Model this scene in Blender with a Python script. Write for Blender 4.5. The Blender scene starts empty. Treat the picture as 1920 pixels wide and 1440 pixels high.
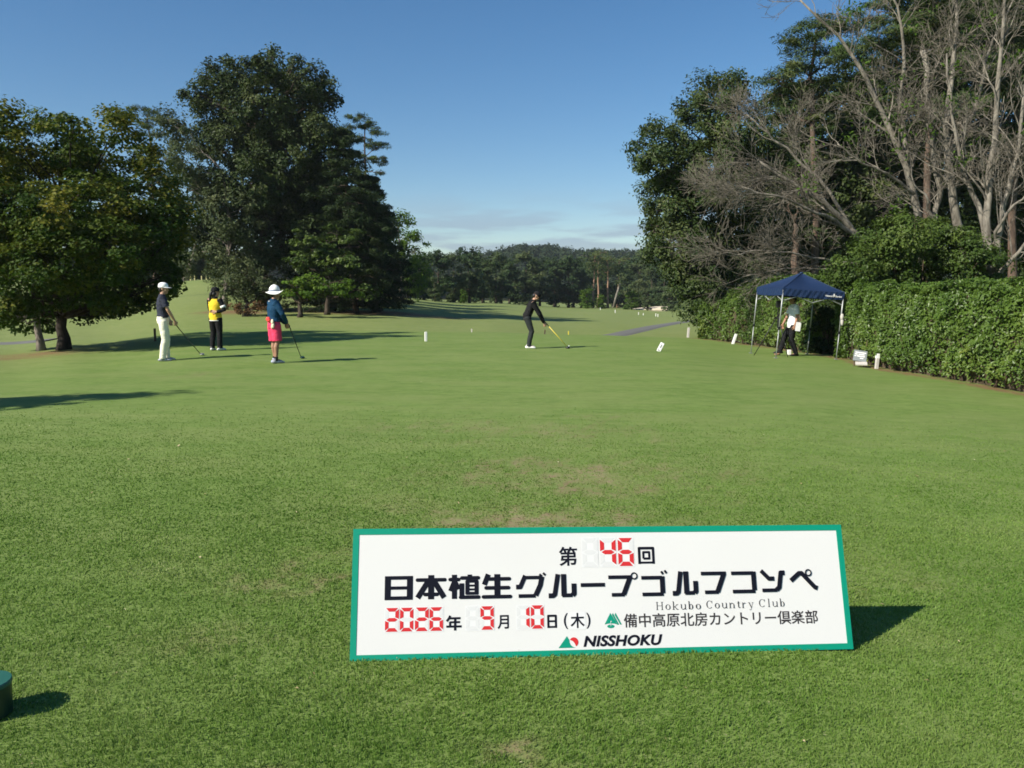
import bpy, math, random
import numpy as np
from mathutils import Vector, Matrix, noise as mnoise

sc = bpy.context.scene
COL = sc.collection
R = math.radians

# ------------------------------------------------------------------ camera, world, sun
F = 1552.0                                   # focal length in photo pixels (1920 wide)
CAMH = 1.6
TH = math.atan(175.0 / F)                    # camera looks down a little
cam = bpy.data.cameras.new('camera'); camo = bpy.data.objects.new('camera', cam); COL.objects.link(camo)
camo.location = (0, 0, CAMH); camo.rotation_euler = (math.pi / 2 - TH, 0, 0)
cam.sensor_width = 36; cam.sensor_fit = 'HORIZONTAL'; cam.lens = 36 * F / 1920
cam.clip_start = 0.05; cam.clip_end = 3000
sc.camera = camo

SUN_EL, SUN_AZ = 36.3, 237.0                 # azimuth clockwise from +Y
sun = bpy.data.lights.new('sun', 'SUN'); suno = bpy.data.objects.new('sun', sun); COL.objects.link(suno)
sun.energy = 5.0; sun.angle = R(0.55); sun.color = (1.0, 0.93, 0.82)
tos = Vector((math.sin(R(SUN_AZ)) * math.cos(R(SUN_EL)), math.cos(R(SUN_AZ)) * math.cos(R(SUN_EL)), math.sin(R(SUN_EL))))
suno.rotation_euler = tos.to_track_quat('Z', 'Y').to_euler()

W = bpy.data.worlds.new('World'); sc.world = W; W.use_nodes = True
nt = W.node_tree; N = nt.nodes; Lk = nt.links
bgn = N['Background']; bgn.inputs[1].default_value = 0.073
sky = N.new('ShaderNodeTexSky'); sky.sky_type = 'NISHITA'; sky.sun_disc = False
sky.sun_elevation = R(SUN_EL); sky.sun_rotation = R(SUN_AZ); sky.altitude = 300
sky.air_density = 1.0; sky.dust_density = 0.2; sky.ozone_density = 2.6
# thin cloud bank low over the far hill, by direction in the sky
tc = N.new('ShaderNodeTexCoord'); mp = N.new('ShaderNodeMapping'); mp.inputs['Scale'].default_value = (5.0, 5.0, 34.0)
nz = N.new('ShaderNodeTexNoise'); nz.inputs['Scale'].default_value = 1.6; nz.inputs['Detail'].default_value = 6; nz.inputs['Roughness'].default_value = 0.5
Lk.new(tc.outputs['Generated'], mp.inputs[0]); Lk.new(mp.outputs[0], nz.inputs['Vector'])
sx = N.new('ShaderNodeSeparateXYZ'); Lk.new(tc.outputs['Generated'], sx.inputs[0])
def wmap(src, a, b, c, d):
    m = N.new('ShaderNodeMapRange'); m.interpolation_type = 'SMOOTHSTEP'
    m.inputs[1].default_value = a; m.inputs[2].default_value = b; m.inputs[3].default_value = c; m.inputs[4].default_value = d
    Lk.new(src, m.inputs[0]); return m.outputs[0]
def wmul(a, b):
    m = N.new('ShaderNodeMath'); m.operation = 'MULTIPLY'; Lk.new(a, m.inputs[0])
    if isinstance(b, (int, float)): m.inputs[1].default_value = b
    else: Lk.new(b, m.inputs[1])
    return m.outputs[0]
c1 = wmul(wmap(nz.outputs[0], 0.40, 0.56, 0, 1), wmap(sx.outputs[2], 0.125, 0.06, 0, 1))
c1 = wmul(c1, wmap(sx.outputs[0], -0.24, -0.06, 0, 1))
c1 = wmul(c1, 0.6)
mxw = N.new('ShaderNodeMix'); mxw.data_type = 'RGBA'
hs = N.new('ShaderNodeHueSaturation'); hs.inputs['Saturation'].default_value = 1.26; hs.inputs['Value'].default_value = 1.03
Lk.new(sky.outputs[0], hs.inputs['Color'])
Lk.new(c1, mxw.inputs[0]); Lk.new(hs.outputs[0], mxw.inputs[6]); mxw.inputs[7].default_value = (2.9, 3.6, 4.8, 1)
Lk.new(mxw.outputs[2], bgn.inputs[0])

sc.view_settings.view_transform = 'Standard'; sc.view_settings.look = 'None'
sc.view_settings.exposure = 0.62; sc.view_settings.gamma = 1.0; sc.view_settings.use_curve_mapping = False
sc.render.engine = 'CYCLES'
sc.cycles.max_bounces = 6; sc.cycles.diffuse_bounces = 3; sc.cycles.glossy_bounces = 2
sc.cycles.transmission_bounces = 3; sc.cycles.transparent_max_bounces = 4; sc.cycles.volume_bounces = 0
sc.cycles.caustics_reflective = False; sc.cycles.caustics_refractive = False
sc.cycles.use_denoising = True; sc.cycles.denoiser = 'OPENIMAGEDENOISE'; sc.cycles.denoising_prefilter = 'ACCURATE'; sc.cycles.denoising_input_passes = 'RGB_ALBEDO_NORMAL'
sc.cycles.use_adaptive_sampling = True; sc.cycles.adaptive_threshold = 0.02
sc.cycles.pixel_filter_type = 'BLACKMAN_HARRIS'; sc.cycles.filter_width = 1.7

# ------------------------------------------------------------------ picking points in the place
FW = np.array([0, math.cos(TH), -math.sin(TH)]); UP = np.array([0, math.sin(TH), math.cos(TH)]); RT = np.array([1.0, 0, 0])
CAM = np.array([0, 0, CAMH])
def P(px, py, d):
    r = FW * F + RT * (px - 960) + UP * (720 - py)
    return CAM + r * (d / r[1])
def X(px, d): return (px - 960) / F * d * (math.cos(TH))

# ------------------------------------------------------------------ terrain: heights by bearing and distance
G_PX = np.array([-250, 0, 150, 400, 560, 700, 900, 1100, 1250, 1450, 1700, 2000, 2400.0])
G_D = np.array([0, 8, 16, 22, 28, 32, 36, 40, 50, 65, 80, 110, 150, 200, 300.0])
G_Z = np.array([
 [0, 0, -.15, -.35, -.55, -.65, -.75, -.75, -.4, .4, 1.2, 2.2, 3.2, 4, 5],
 [0, 0, -.08, -.22, -.42, -.55, -.65, -.65, -.4, .4, 1.2, 2.2, 3.2, 4, 5],
 [0, 0, -.02, -.10, -.22, -.35, -.45, -.45, -.2, .5, 1.3, 2.3, 3.2, 4, 5],
 [0, 0, .02, .08, .06, .00, -.05, .10, .55, 1.4, 2.65, 2.3, 3.0, 4, 4],
 [0, 0, .02, .08, .06, .02, 0.0, .08, .36, .60, 1.2, 1.7, 2.0, 2, 2],
 [0, 0, .02, .06, .04, 0.0, .02, .09, .20, .40, .62, .75, .5, 0, -1],
 [0, 0, .01, .03, .02, -.02, -.12, -.10, -.17, -.22, -.25, -.22, -.55, -1.6, -2],
 [0, 0, .00, .00, -.02, -.10, -.42, -.42, -.50, -.70, -.87, -1.16, -1.6, -2.3, -3],
 [0, 0, -.02, -.05, -.10, -.20, -.40, -.48, -.65, -.90, -1.1, -1.5, -1.95, -2.2, -3],
 [0, 0, -.10, -.22, -.28, -.34, -.42, -.5, -.7, -.9, -1, -1.3, -1.6, -1.8, -2],
 [0, -.05, -.22, -.34, -.36, -.4, -.45, -.5, -.6, -.8, -1, -1.2, -1.4, -1.5, -2],
 [0, -.1, -.34, -.4, -.4, -.4, -.45, -.5, -.6, -.8, -1, -1.2, -1.4, -1.5, -2],
 [0, -.1, -.34, -.4, -.4, -.4, -.45, -.5, -.6, -.8, -1, -1.2, -1.4, -1.5, -2]])
def _slopes(x, y):
    h = np.diff(x); dlt = np.diff(y, axis=-1) / h
    m = np.zeros_like(y); m[..., 0] = dlt[..., 0]; m[..., -1] = dlt[..., -1]
    a, b = dlt[..., :-1], dlt[..., 1:]
    m[..., 1:-1] = np.where(a * b > 0, 2 * a * b / (a + b + 1e-12 * np.sign(a + b + 1e-30)), 0)
    return m
def _herm(x, y, m, q):
    k = np.clip(np.searchsorted(x, q) - 1, 0, len(x) - 2); h = x[k + 1] - x[k]; t = np.clip((q - x[k]) / h, 0, 1)
    return k, t, h
_MD = _slopes(G_D, G_Z)
def ground(x, y):
    x = np.asarray(x, float); y = np.asarray(y, float); sh = np.broadcast(x, y).shape
    x = np.broadcast_to(x, sh).ravel(); y = np.broadcast_to(y, sh).ravel()
    d = np.clip(y, 0.0, 300); px = np.clip(960 + F * x / np.maximum(d, 3.0), G_PX[0], G_PX[-1])
    k, t, h = _herm(G_D, None, None, d)
    h00 = 2*t**3-3*t**2+1; h10 = t**3-2*t**2+t; h01 = -2*t**3+3*t**2; h11 = t**3-t**2
    prof = h00*G_Z[:, k] + h10*h*_MD[:, k] + h01*G_Z[:, k+1] + h11*h*_MD[:, k+1]      # (13, n)
    j = np.clip(np.searchsorted(G_PX, px) - 1, 0, len(G_PX) - 2); u = (px - G_PX[j]) / (G_PX[j+1] - G_PX[j])
    u = u*u*(3-2*u); i = np.arange(len(px))
    z = prof[j, i]*(1-u) + prof[j+1, i]*u
    z = z - .021*(np.clip(x, -6, 6)+.7)*(1-np.clip((y-6)/9, 0, 1))*np.clip((y+3)/3, 0, 1)
    far = np.clip((y - 300) / 200.0, 0, 1); far = far*far*(3-2*far)
    z = z + far * 10
    return z.reshape(sh)
def gz(x, y): return float(ground(x, y))
def G(px, d): x = X(px, d); return np.array([x, d, gz(x, d)])

# ------------------------------------------------------------------ mesh building
class Acc:
    def __init__(s): s.v = []; s.f = []; s.n = 0; s.at = {}
    def add(s, V, faces):
        V = np.asarray(V, np.float64).reshape(-1, 3); s.v.append(V)
        for fa in faces:
            fa = np.asarray(fa, np.int64)
            if fa.size: s.f.append(fa + s.n)
        s.n += len(V); return s
    def mesh(s, name, org=(0, 0, 0), smooth=False):
        V = (np.concatenate(s.v) if s.v else np.zeros((0, 3))) - np.asarray(org, float)
        me = bpy.data.meshes.new(name); me.vertices.add(len(V)); me.vertices.foreach_set('co', V.astype(np.float32).ravel())
        if s.f:
            li = np.concatenate([f.ravel() for f in s.f]); tot = np.concatenate([np.full(len(f), f.shape[1]) for f in s.f])
            me.loops.add(len(li)); me.loops.foreach_set('vertex_index', li.astype(np.int32))
            me.polygons.add(len(tot)); st = np.concatenate([[0], np.cumsum(tot)[:-1]])
            me.polygons.foreach_set('loop_start', st.astype(np.int32))
            me.polygons.foreach_set('use_smooth', np.full(len(tot), smooth))
        for k, a in s.at.items():
            me.attributes.new(k, 'FLOAT', 'POINT').data.foreach_set('value', np.concatenate(a).astype(np.float32))
        me.update(calc_edges=True); me.validate(); return me
def worg(o):
    v = Vector((0, 0, 0))
    while o is not None: v = v + o.location; o = o.parent
    return v
def link(name, me, mat=None, parent=None, loc=None):
    o = bpy.data.objects.new(name, me); COL.objects.link(o)
    if mat is not None: me.materials.clear(); me.materials.append(mat)
    if parent is not None: o.parent = parent
    if loc is not None: o.location = loc
    return o
def obj(name, acc, mat, parent=None, smooth=False, loc=None):
    """world-space geometry as one mesh object; its origin at loc, or at its parent's"""
    org = loc if parent is None and loc is not None else (worg(parent) if parent is not None else (0, 0, 0))
    return link(name, acc.mesh(name, org, smooth), mat, parent, loc if parent is None else None)
def tag(o, label=None, cat=None, group=None, kind=None):
    if label: o['label'] = label
    if cat: o['category'] = cat
    if group: o['group'] = group
    if kind: o['kind'] = kind
    return o
def thing(name, loc, label, cat, group=None):
    o = bpy.data.objects.new(name, None); COL.objects.link(o); o.location = Vector(loc); o.empty_display_size = 0.3
    return tag(o, label, cat, group)
def dup(root, loc, rotz=0, scale=1, label=None, group=None):
    def cp(o, par):
        c = o.copy(); COL.objects.link(c)
        if par is not None: c.parent = par
        for ch in o.children: cp(ch, c)
        return c
    r = cp(root, None); r.location = Vector(loc); r.rotation_euler = (0, 0, rotz)
    r.scale = (scale,) * 3 if isinstance(scale, (int, float)) else scale
    if label: r['label'] = label
    if group: r['group'] = group
    return r
def unit(v): v = np.asarray(v, float); return v / (np.linalg.norm(v) + 1e-12)
def tube(acc, pts, rad, sides=8, side=None, rnd=False, cap=True):
    pts = np.asarray(pts, float); n = len(pts); rad = np.asarray(rad, float)
    if rad.ndim == 0: rad = np.full(n, float(rad))
    if rad.ndim == 1: rad = np.stack([rad, rad], 1)
    if rnd:                                                  # rounded ends
        t0 = unit(pts[0]-pts[1]); t1 = unit(pts[-1]-pts[-2]); a0 = rad[0].min(); a1 = rad[-1].min()
        pts = np.concatenate([[pts[0]+t0*a0*.9, pts[0]+t0*a0*.6], pts, [pts[-1]+t1*a1*.6, pts[-1]+t1*a1*.9]])
        rad = np.concatenate([[rad[0]*.35, rad[0]*.75], rad, [rad[-1]*.75, rad[-1]*.35]]); n += 4
    tg = np.gradient(pts, axis=0); tg /= (np.linalg.norm(tg, axis=1, keepdims=True) + 1e-12)
    ref = np.asarray(side, float) if side is not None else (np.array([1., 0, 0]) if abs(tg[0][0]) < .8 else np.array([0, 1., 0]))
    an = np.arange(sides) * 2 * math.pi / sides; ca, sa = np.cos(an)[:, None], np.sin(an)[:, None]
    V = []; s_ = ref
    for i in range(n):
        b = ref if side is not None else s_
        s_ = unit(b - tg[i] * (b @ tg[i])); f_ = np.cross(tg[i], s_)
        V.append(pts[i] + s_ * rad[i, 0] * ca + f_ * rad[i, 1] * sa)
    V = np.concatenate(V); k = np.arange(sides); k2 = (k + 1) % sides
    Q = np.concatenate([np.stack([i*sides+k, i*sides+k2, (i+1)*sides+k2, (i+1)*sides+k], 1) for i in range(n-1)])
    fs = [Q]
    if cap:
        V = np.concatenate([V, [pts[0]], [pts[-1]]]); a = n*sides
        fs.append(np.stack([k2, k, np.full(sides, a)], 1)); fs.append(np.stack([(n-1)*sides+k, (n-1)*sides+k2, np.full(sides, a+1)], 1))
    acc.add(V, fs); return acc
def ell(acc, c, r, M=None, nu=16, nv=10, half=False):
    th = np.linspace(0, math.pi/2 if half else math.pi, nv+1)[1:(None if half else -1)]; ph = np.arange(nu)*2*math.pi/nu
    V = [[0, 0, 1.]]
    for t in th: V += [[math.sin(t)*math.cos(p), math.sin(t)*math.sin(p), math.cos(t)] for p in ph]
    m = len(th)
    V.append([0, 0, 0.0 if half else -1.]); V = np.array(V) * np.asarray(r, float)
    if M is not None: V = V @ np.asarray(M).T
    k = np.arange(nu); k2 = (k+1) % nu
    T = [np.stack([np.zeros(nu, int), 1+k, 1+k2], 1), np.stack([1+(m-1)*nu+k2, 1+(m-1)*nu+k, np.full(nu, 1+m*nu)], 1)]
    if m > 1: T.append(np.concatenate([np.stack([1+i*nu+k, 1+(i+1)*nu+k, 1+(i+1)*nu+k2, 1+i*nu+k2], 1) for i in range(m-1)]))
    acc.add(V + np.asarray(c), T); return acc
BOXF = np.array([[0, 3, 2, 1], [4, 5, 6, 7], [0, 1, 5, 4], [1, 2, 6, 5], [2, 3, 7, 6], [3, 0, 4, 7]])
def box(acc, c, sz, M=None):
    h = np.asarray(sz, float) / 2
    V = np.array([[-1, -1, -1], [1, -1, -1], [1, 1, -1], [-1, 1, -1], [-1, -1, 1], [1, -1, 1], [1, 1, 1], [-1, 1, 1]]) * h
    if M is not None: V = V @ np.asarray(M).T
    acc.add(V + np.asarray(c), [BOXF]); return acc
def bar(acc, a, b, w, h=None, sides=4):
    tube(acc, [a, b], [[w/2, (h or w)/2]]*2 if sides != 4 else [[w*.7071, (h or w)*.7071]]*2, sides); return acc
def rotz(a): c, s = math.cos(a), math.sin(a); return np.array([[c, -s, 0], [s, c, 0], [0, 0, 1]])
def roty(a): c, s = math.cos(a), math.sin(a); return np.array([[c, 0, s], [0, 1, 0], [-s, 0, c]])
def rotx(a): c, s = math.cos(a), math.sin(a); return np.array([[1, 0, 0], [0, c, -s], [0, s, c]])
def bevelled(o, w=.006, seg=2):
    m = o.modifiers.new('b', 'BEVEL'); m.width = w; m.segments = seg; m.limit_method = 'ANGLE'; return o

# ------------------------------------------------------------------ materials
def newmat(name):
    m = bpy.data.materials.new(name); m.use_nodes = True; t = m.node_tree; return m, t.nodes, t.links, t.nodes['Principled BSDF']
def plain(name, col, rough=.6, spec=.4, metal=0, var=.08, scale=30, bump=0.0):
    m, n, l, b = newmat(name)
    b.inputs['Roughness'].default_value = rough; b.inputs['Specular IOR Level'].default_value = spec; b.inputs['Metallic'].default_value = metal
    x = n.new('ShaderNodeTexNoise'); x.inputs['Scale'].default_value = scale; x.inputs['Detail'].default_value = 4
    tcn = n.new('ShaderNodeTexCoord'); l.new(tcn.outputs['Object'], x.inputs['Vector'])
    mx = n.new('ShaderNodeMix'); mx.data_type = 'RGBA'
    mx.inputs[6].default_value = (*[c*(1-var) for c in col], 1); mx.inputs[7].default_value = (*[min(1, c*(1+var)) for c in col], 1)
    l.new(x.outputs[0], mx.inputs[0]); l.new(mx.outputs[2], b.inputs['Base Color'])
    if bump:
        bp = n.new('ShaderNodeBump'); bp.inputs['Strength'].default_value = bump; bp.inputs['Distance'].default_value = .01
        l.new(x.outputs[0], bp.inputs['Height']); l.new(bp.outputs[0], b.inputs['Normal'])
    return m
def ramp(n, stops):
    r = n.new('ShaderNodeValToRGB'); e = r.color_ramp.elements
    while len(e) < len(stops): e.new(.5)
    for i, (p, c) in enumerate(stops): e[i].position = p; e[i].color = (*c, 1)
    return r
def leafmat(name, stops, trans=.28, rough=.5, spec=.35, nscale=.35, namt=.55):
    m, n, l, b = newmat(name)
    g = n.new('ShaderNodeNewGeometry'); x = n.new('ShaderNodeTexNoise'); x.inputs['Scale'].default_value = nscale; x.inputs['Detail'].default_value = 3
    l.new(g.outputs['Position'], x.inputs['Vector'])
    mr = n.new('ShaderNodeMapRange'); mr.inputs[1].default_value = .3; mr.inputs[2].default_value = .7; l.new(x.outputs[0], mr.inputs[0])
    mx = n.new('ShaderNodeMix'); mx.data_type = 'FLOAT'; mx.inputs[0].default_value = namt
    l.new(g.outputs['Random Per Island'], mx.inputs[2]); l.new(mr.outputs[0], mx.inputs[3])
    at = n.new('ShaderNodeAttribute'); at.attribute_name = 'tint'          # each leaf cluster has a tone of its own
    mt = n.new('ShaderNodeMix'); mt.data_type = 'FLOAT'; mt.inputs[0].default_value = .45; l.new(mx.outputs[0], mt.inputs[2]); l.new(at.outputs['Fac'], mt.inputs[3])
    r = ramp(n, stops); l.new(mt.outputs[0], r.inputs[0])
    l.new(r.outputs[0], b.inputs['Base Color']); b.inputs['Roughness'].default_value = rough+.08; b.inputs['Specular IOR Level'].default_value = spec*.4
    t = n.new('ShaderNodeBsdfTranslucent'); l.new(r.outputs[0], t.inputs[0])
    ms = n.new('ShaderNodeMixShader'); ms.inputs[0].default_value = trans
    l.new(b.outputs[0], ms.inputs[1]); l.new(t.outputs[0], ms.inputs[2]); l.new(ms.outputs[0], n['Material Output'].inputs[0])
    return m
def barkmat(name, dark, light, scale=6, stretch=.25, bump=.6, extra=None):
    m, n, l, b = newmat(name); b.inputs['Roughness'].default_value = .9; b.inputs['Specular IOR Level'].default_value = .15
    g = n.new('ShaderNodeNewGeometry'); mpn = n.new('ShaderNodeMapping'); mpn.inputs['Scale'].default_value = (1, 1, stretch)
    l.new(g.outputs['Position'], mpn.inputs[0])
    x = n.new('ShaderNodeTexNoise'); x.inputs['Scale'].default_value = scale; x.inputs['Detail'].default_value = 6; x.inputs['Roughness'].default_value = .65
    l.new(mpn.outputs[0], x.inputs['Vector'])
    st = [(.36, dark), (.62, light)]
    if extra: st.append((.75, extra))
    r = ramp(n, st); l.new(x.outputs[0], r.inputs[0]); l.new(r.outputs[0], b.inputs['Base Color'])
    bp = n.new('ShaderNodeBump'); bp.inputs['Strength'].default_value = bump; bp.inputs['Distance'].default_value = .03
    l.new(x.outputs[0], bp.inputs['Height']); l.new(bp.outputs[0], b.inputs['Normal'])
    return m
# ------------------------------------------------------------------ ground and grass
def smooth(a, b, x): t = np.clip((x-a)/(b-a), 0, 1); return t*t*(3-2*t)
def vnoise(x, y, s, seed=0):
    """cheap smooth value noise on arrays"""
    x = np.asarray(x)/s + seed*17.3; y = np.asarray(y)/s - seed*9.1; xi = np.floor(x); yi = np.floor(y); u = x-xi; v = y-yi
    u = u*u*(3-2*u); v = v*v*(3-2*v)
    h = lambda a, b: np.modf(np.abs(np.sin(a*127.1+b*311.7+seed)*43758.5453))[0]
    return (h(xi, yi)*(1-u)+h(xi+1, yi)*u)*(1-v) + (h(xi, yi+1)*(1-u)+h(xi+1, yi+1)*u)*v
WEAR = [(.1, 5.6, 1.3, .75, .85), (-.55, 4.7, .75, .45, .75), (.65, 7.2, 1.6, 1.0, .75), (1.1, 5.0, .8, .4, .55), (-1.2, 4.4, .5, .35, .5),
        (.4, 9.5, 2.2, 1.3, .5), (-.9, 2.55, .35, .22, .5), (-.35, 2.35, .4, .12, .6), (1.55, 2.5, .25, .15, .6), (-1.5, 3.6, .5, .3, .35), (.1, 2.75, .25, .12, .5),
        (-6.5, 15.5, 1.8, .6, .4), (1.9, 4.6, .5, .3, .5)]
def wear(x, y):
    w = np.zeros(np.shape(x))
    for cx, cy, rx, ry, a in WEAR: w = np.maximum(w, a*np.exp(-(((x-cx)/rx)**2+((y-cy)/ry)**2)))
    return .62*w*(.1+1.6*vnoise(x, y, .13, 3)*vnoise(x, y, .05, 23)*1.5)*(.5+vnoise(x, y, .5, 13)) + .10*vnoise(x, y, .5, 5)
def litter(x, y):                                            # bare leafy soil below the big maple and along the hedge foot
    a = .75*np.exp(-(((x+14.0)/2.4)**2+((y-23.2)/2.2)**2))
    a = np.maximum(a, .9*np.exp(-((x-HX(y)-.02)/.26)**2)*smooth(6, 10, y)*(1-smooth(32, 36, y)))
    a = np.maximum(a, .9*np.exp(-(((x+15.8)/2.2)**2+((y-47)/2.0)**2)))
    a = np.maximum(a, .9*np.exp(-(((x+9.5)/7.5)**2+((y-52)/4.2)**2)))
    return a*(.6+.7*vnoise(x, y, .5, 8))
HY = np.array([5, 9, 15, 18, 20.8, 22.5, 24.5, 28, 31, 33.0]); HXV = np.array([10.9, 10.3, 9.45, 9.05, 8.95, 9.2, 8.95, 8.3, 7.25, 6.7])
def HX(y): return np.interp(y, HY, HXV)

def groundmat():
    m, n, l, b = newmat('turf'); b.inputs['Roughness'].default_value = .85; b.inputs['Specular IOR Level'].default_value = .15
    g = n.new('ShaderNodeNewGeometry')
    def noi(scale, det=4, ro=.55, st=None):
        x = n.new('ShaderNodeTexNoise'); x.inputs['Scale'].default_value = scale; x.inputs['Detail'].default_value = det; x.inputs['Roughness'].default_value = ro
        if st:
            mpn = n.new('ShaderNodeMapping'); mpn.inputs['Scale'].default_value = st; l.new(g.outputs['Position'], mpn.inputs[0]); l.new(mpn.outputs[0], x.inputs['Vector'])
        else: l.new(g.outputs['Position'], x.inputs['Vector'])
        return x.outputs[0]
    def att(k): a = n.new('ShaderNodeAttribute'); a.attribute_name = k; return a.outputs['Fac']
    def mix(f, a, c):
        mx = n.new('ShaderNodeMix'); mx.data_type = 'RGBA'; l.new(f, mx.inputs[0])
        for k, q in ((6, a), (7, c)):
            if isinstance(q, tuple): mx.inputs[k].default_value = (*q, 1)
            else: l.new(q, mx.inputs[k])
        return mx.outputs[2]
    def mr(f, a, c, lo=0, hi=1):
        x = n.new('ShaderNodeMapRange'); l.new(f, x.inputs[0]); x.inputs[1].default_value = a; x.inputs[2].default_value = c
        x.inputs[3].default_value = lo; x.inputs[4].default_value = hi; return x.outputs[0]
    def mul(a, c, op='MULTIPLY'):
        x = n.new('ShaderNodeMath'); x.operation = op; l.new(a, x.inputs[0])
        if isinstance(c, (int, float)): x.inputs[1].default_value = c
        else: l.new(c, x.inputs[1])
        return x.outputs[0]
    big = mr(noi(.35, 3), .35, .65); med = mr(noi(1.6, 4), .32, .68); fine = mr(noi(38, 5, .7), .3, .7); vf = mr(noi(160, 3, .7), .3, .7)
    c = mix(big, (0.1082, 0.1893, 0.0334), (0.1562, 0.2392, 0.0552))
    c = mix(mul(med, .45), c, (0.1638, 0.2243, 0.0617))
    fw = mix(mr(noi(.12, 4, .6, (1, .45, 1)), .35, .65), (.190, .212, .074), (.245, .240, .100))
    c = mix(att('fair'), c, fw)
    c = mix(mul(mr(noi(15, 4, .75, (.55, 1, 1)), .40, .62), .55), c, (.215, .290, .085))
    c = mix(mul(mr(noi(5.5, 6, .78, (.5, 1, 1)), .40, .62), .72), c, (.085, .150, .026))
    c = mix(mul(mr(noi(1.1, 5, .65, (.45, 1, 1)), .42, .62), .42), c, (.225, .262, .092))
    blade = mix(mul(fine, .42), c, mix(vf, (0.0838, 0.1386, 0.0237), (0.2029, 0.2604, 0.0750)))
    c = blade
    wr = mul(att('wear'), mr(noi(22, 5, .75), .38, .60, .25, 1.3))
    c = mix(mr(wr, .12, .75), c, mix(med, (.20, .150, .082), (.27, .22, .125)))
    lt = mr(mul(att('litter'), mr(noi(9, 5, .7), .35, .6, .5, 1.2)), .2, .7)
    c = mix(lt, c, mix(fine, (.12, .072, .035), (.26, .165, .085)))
    c = mix(mul(mr(noi(55, 2, .5), .68, .74), .55), c, (.42, .40, .22))
    l.new(c, b.inputs['Base Color'])
    bp = n.new('ShaderNodeBump'); bp.inputs['Strength'].default_value = .22; bp.inputs['Distance'].default_value = .02
    l.new(mul(fine, vf, 'ADD'), bp.inputs['Height']); l.new(bp.outputs[0], b.inputs['Normal'])
    return m
M_GROUND = groundmat()
def build_ground():
    ys = np.concatenate([[-60, -30, -14, -6, -2.5, -1, -.3], np.geomspace(.3, 80, 230)[0:] , np.geomspace(82, 1500, 60)])
    pxs = np.concatenate([np.linspace(-5200, -300, 36, endpoint=False), np.linspace(-300, 2250, 240, endpoint=False), np.linspace(2250, 7000, 36)])
    D, PX = np.meshgrid(ys, pxs, indexing='ij')
    Xg = (PX-960)/F*(np.maximum(D, 0)+5.0); Zg = ground(Xg, D)
    nr, nc = D.shape; a = Acc(); i, j = np.meshgrid(np.arange(nr-1), np.arange(nc-1), indexing='ij'); k = (i*nc+j).ravel()
    a.add(np.stack([Xg, D, Zg], -1).reshape(-1, 3), [np.stack([k, k+1, k+nc+1, k+nc], 1)])
    xf, yf = Xg.ravel(), D.ravel()
    a.at['wear'] = [wear(xf, yf)*(1-smooth(20, 26, yf))]; a.at['litter'] = [litter(xf, yf)]
    edge = 33.5 + 1.2*np.sin(xf*.35)
    fa = smooth(-1.5, 2.5, yf-edge)
    fa = np.maximum(fa, smooth(-8.6, -11.5, xf+.22*(yf-18))*smooth(14, 20, yf)*.75)
    a.at['fair'] = [fa]
    o = obj('ground', a, M_GROUND, smooth=True); tag(o, kind='structure'); return o
build_ground()
def ribbon(name, pts, wid, mat, lift=.03, kind='structure', n=60):
    pts = np.array(pts, float); t = np.linspace(0, 1, len(pts)); q = np.linspace(0, 1, n)
    xy = np.stack([np.interp(q, t, pts[:, 0]), np.interp(q, t, pts[:, 1])], 1)
    for _ in range(6): xy[1:-1] = (xy[:-2]+2*xy[1:-1]+xy[2:])/4
    tg = np.gradient(xy, axis=0); tg /= np.linalg.norm(tg, axis=1, keepdims=True); nn = np.stack([-tg[:, 1], tg[:, 0]], 1)
    a = Acc(); m = 7; V = []
    for k in range(m):
        o = (k/(m-1)-.5)*wid; e = xy+nn*o; z = ground(e[:, 0], e[:, 1])+lift-(.06 if k in (0, m-1) else 0)
        V.append(np.column_stack([e, z]))
    V = np.stack(V, 1).reshape(-1, 3); i, j = np.meshgrid(np.arange(n-1), np.arange(m-1), indexing='ij'); k = (i*m+j).ravel()
    a.add(V, [np.stack([k, k+m, k+m+1, k+1], 1)])
    o = obj(name, a, mat, smooth=True); tag(o, kind=kind); return o
M_ASPH = plain('asphalt', (.14, .14, .13), .9, .2, var=.25, scale=3, bump=.2)
M_SAND = plain('sand', (.62, .53, .40), .95, .1, var=.12, scale=1.5)
ribbon('cart_path', [(X(1120, 35), 35), (X(1160, 38), 38), (X(1195, 44), 44), (X(1232, 54), 54), (X(1275, 66), 66), (X(1340, 80), 80), (X(1400, 105), 105)], 1.15, M_ASPH, .05)
ribbon('cart_path', [(-60, 27), (-40, 31.5), (-27, 34.0), (-22, 34.8), (-19.6, 35.2)], 2.0, M_ASPH, .05)

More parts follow.
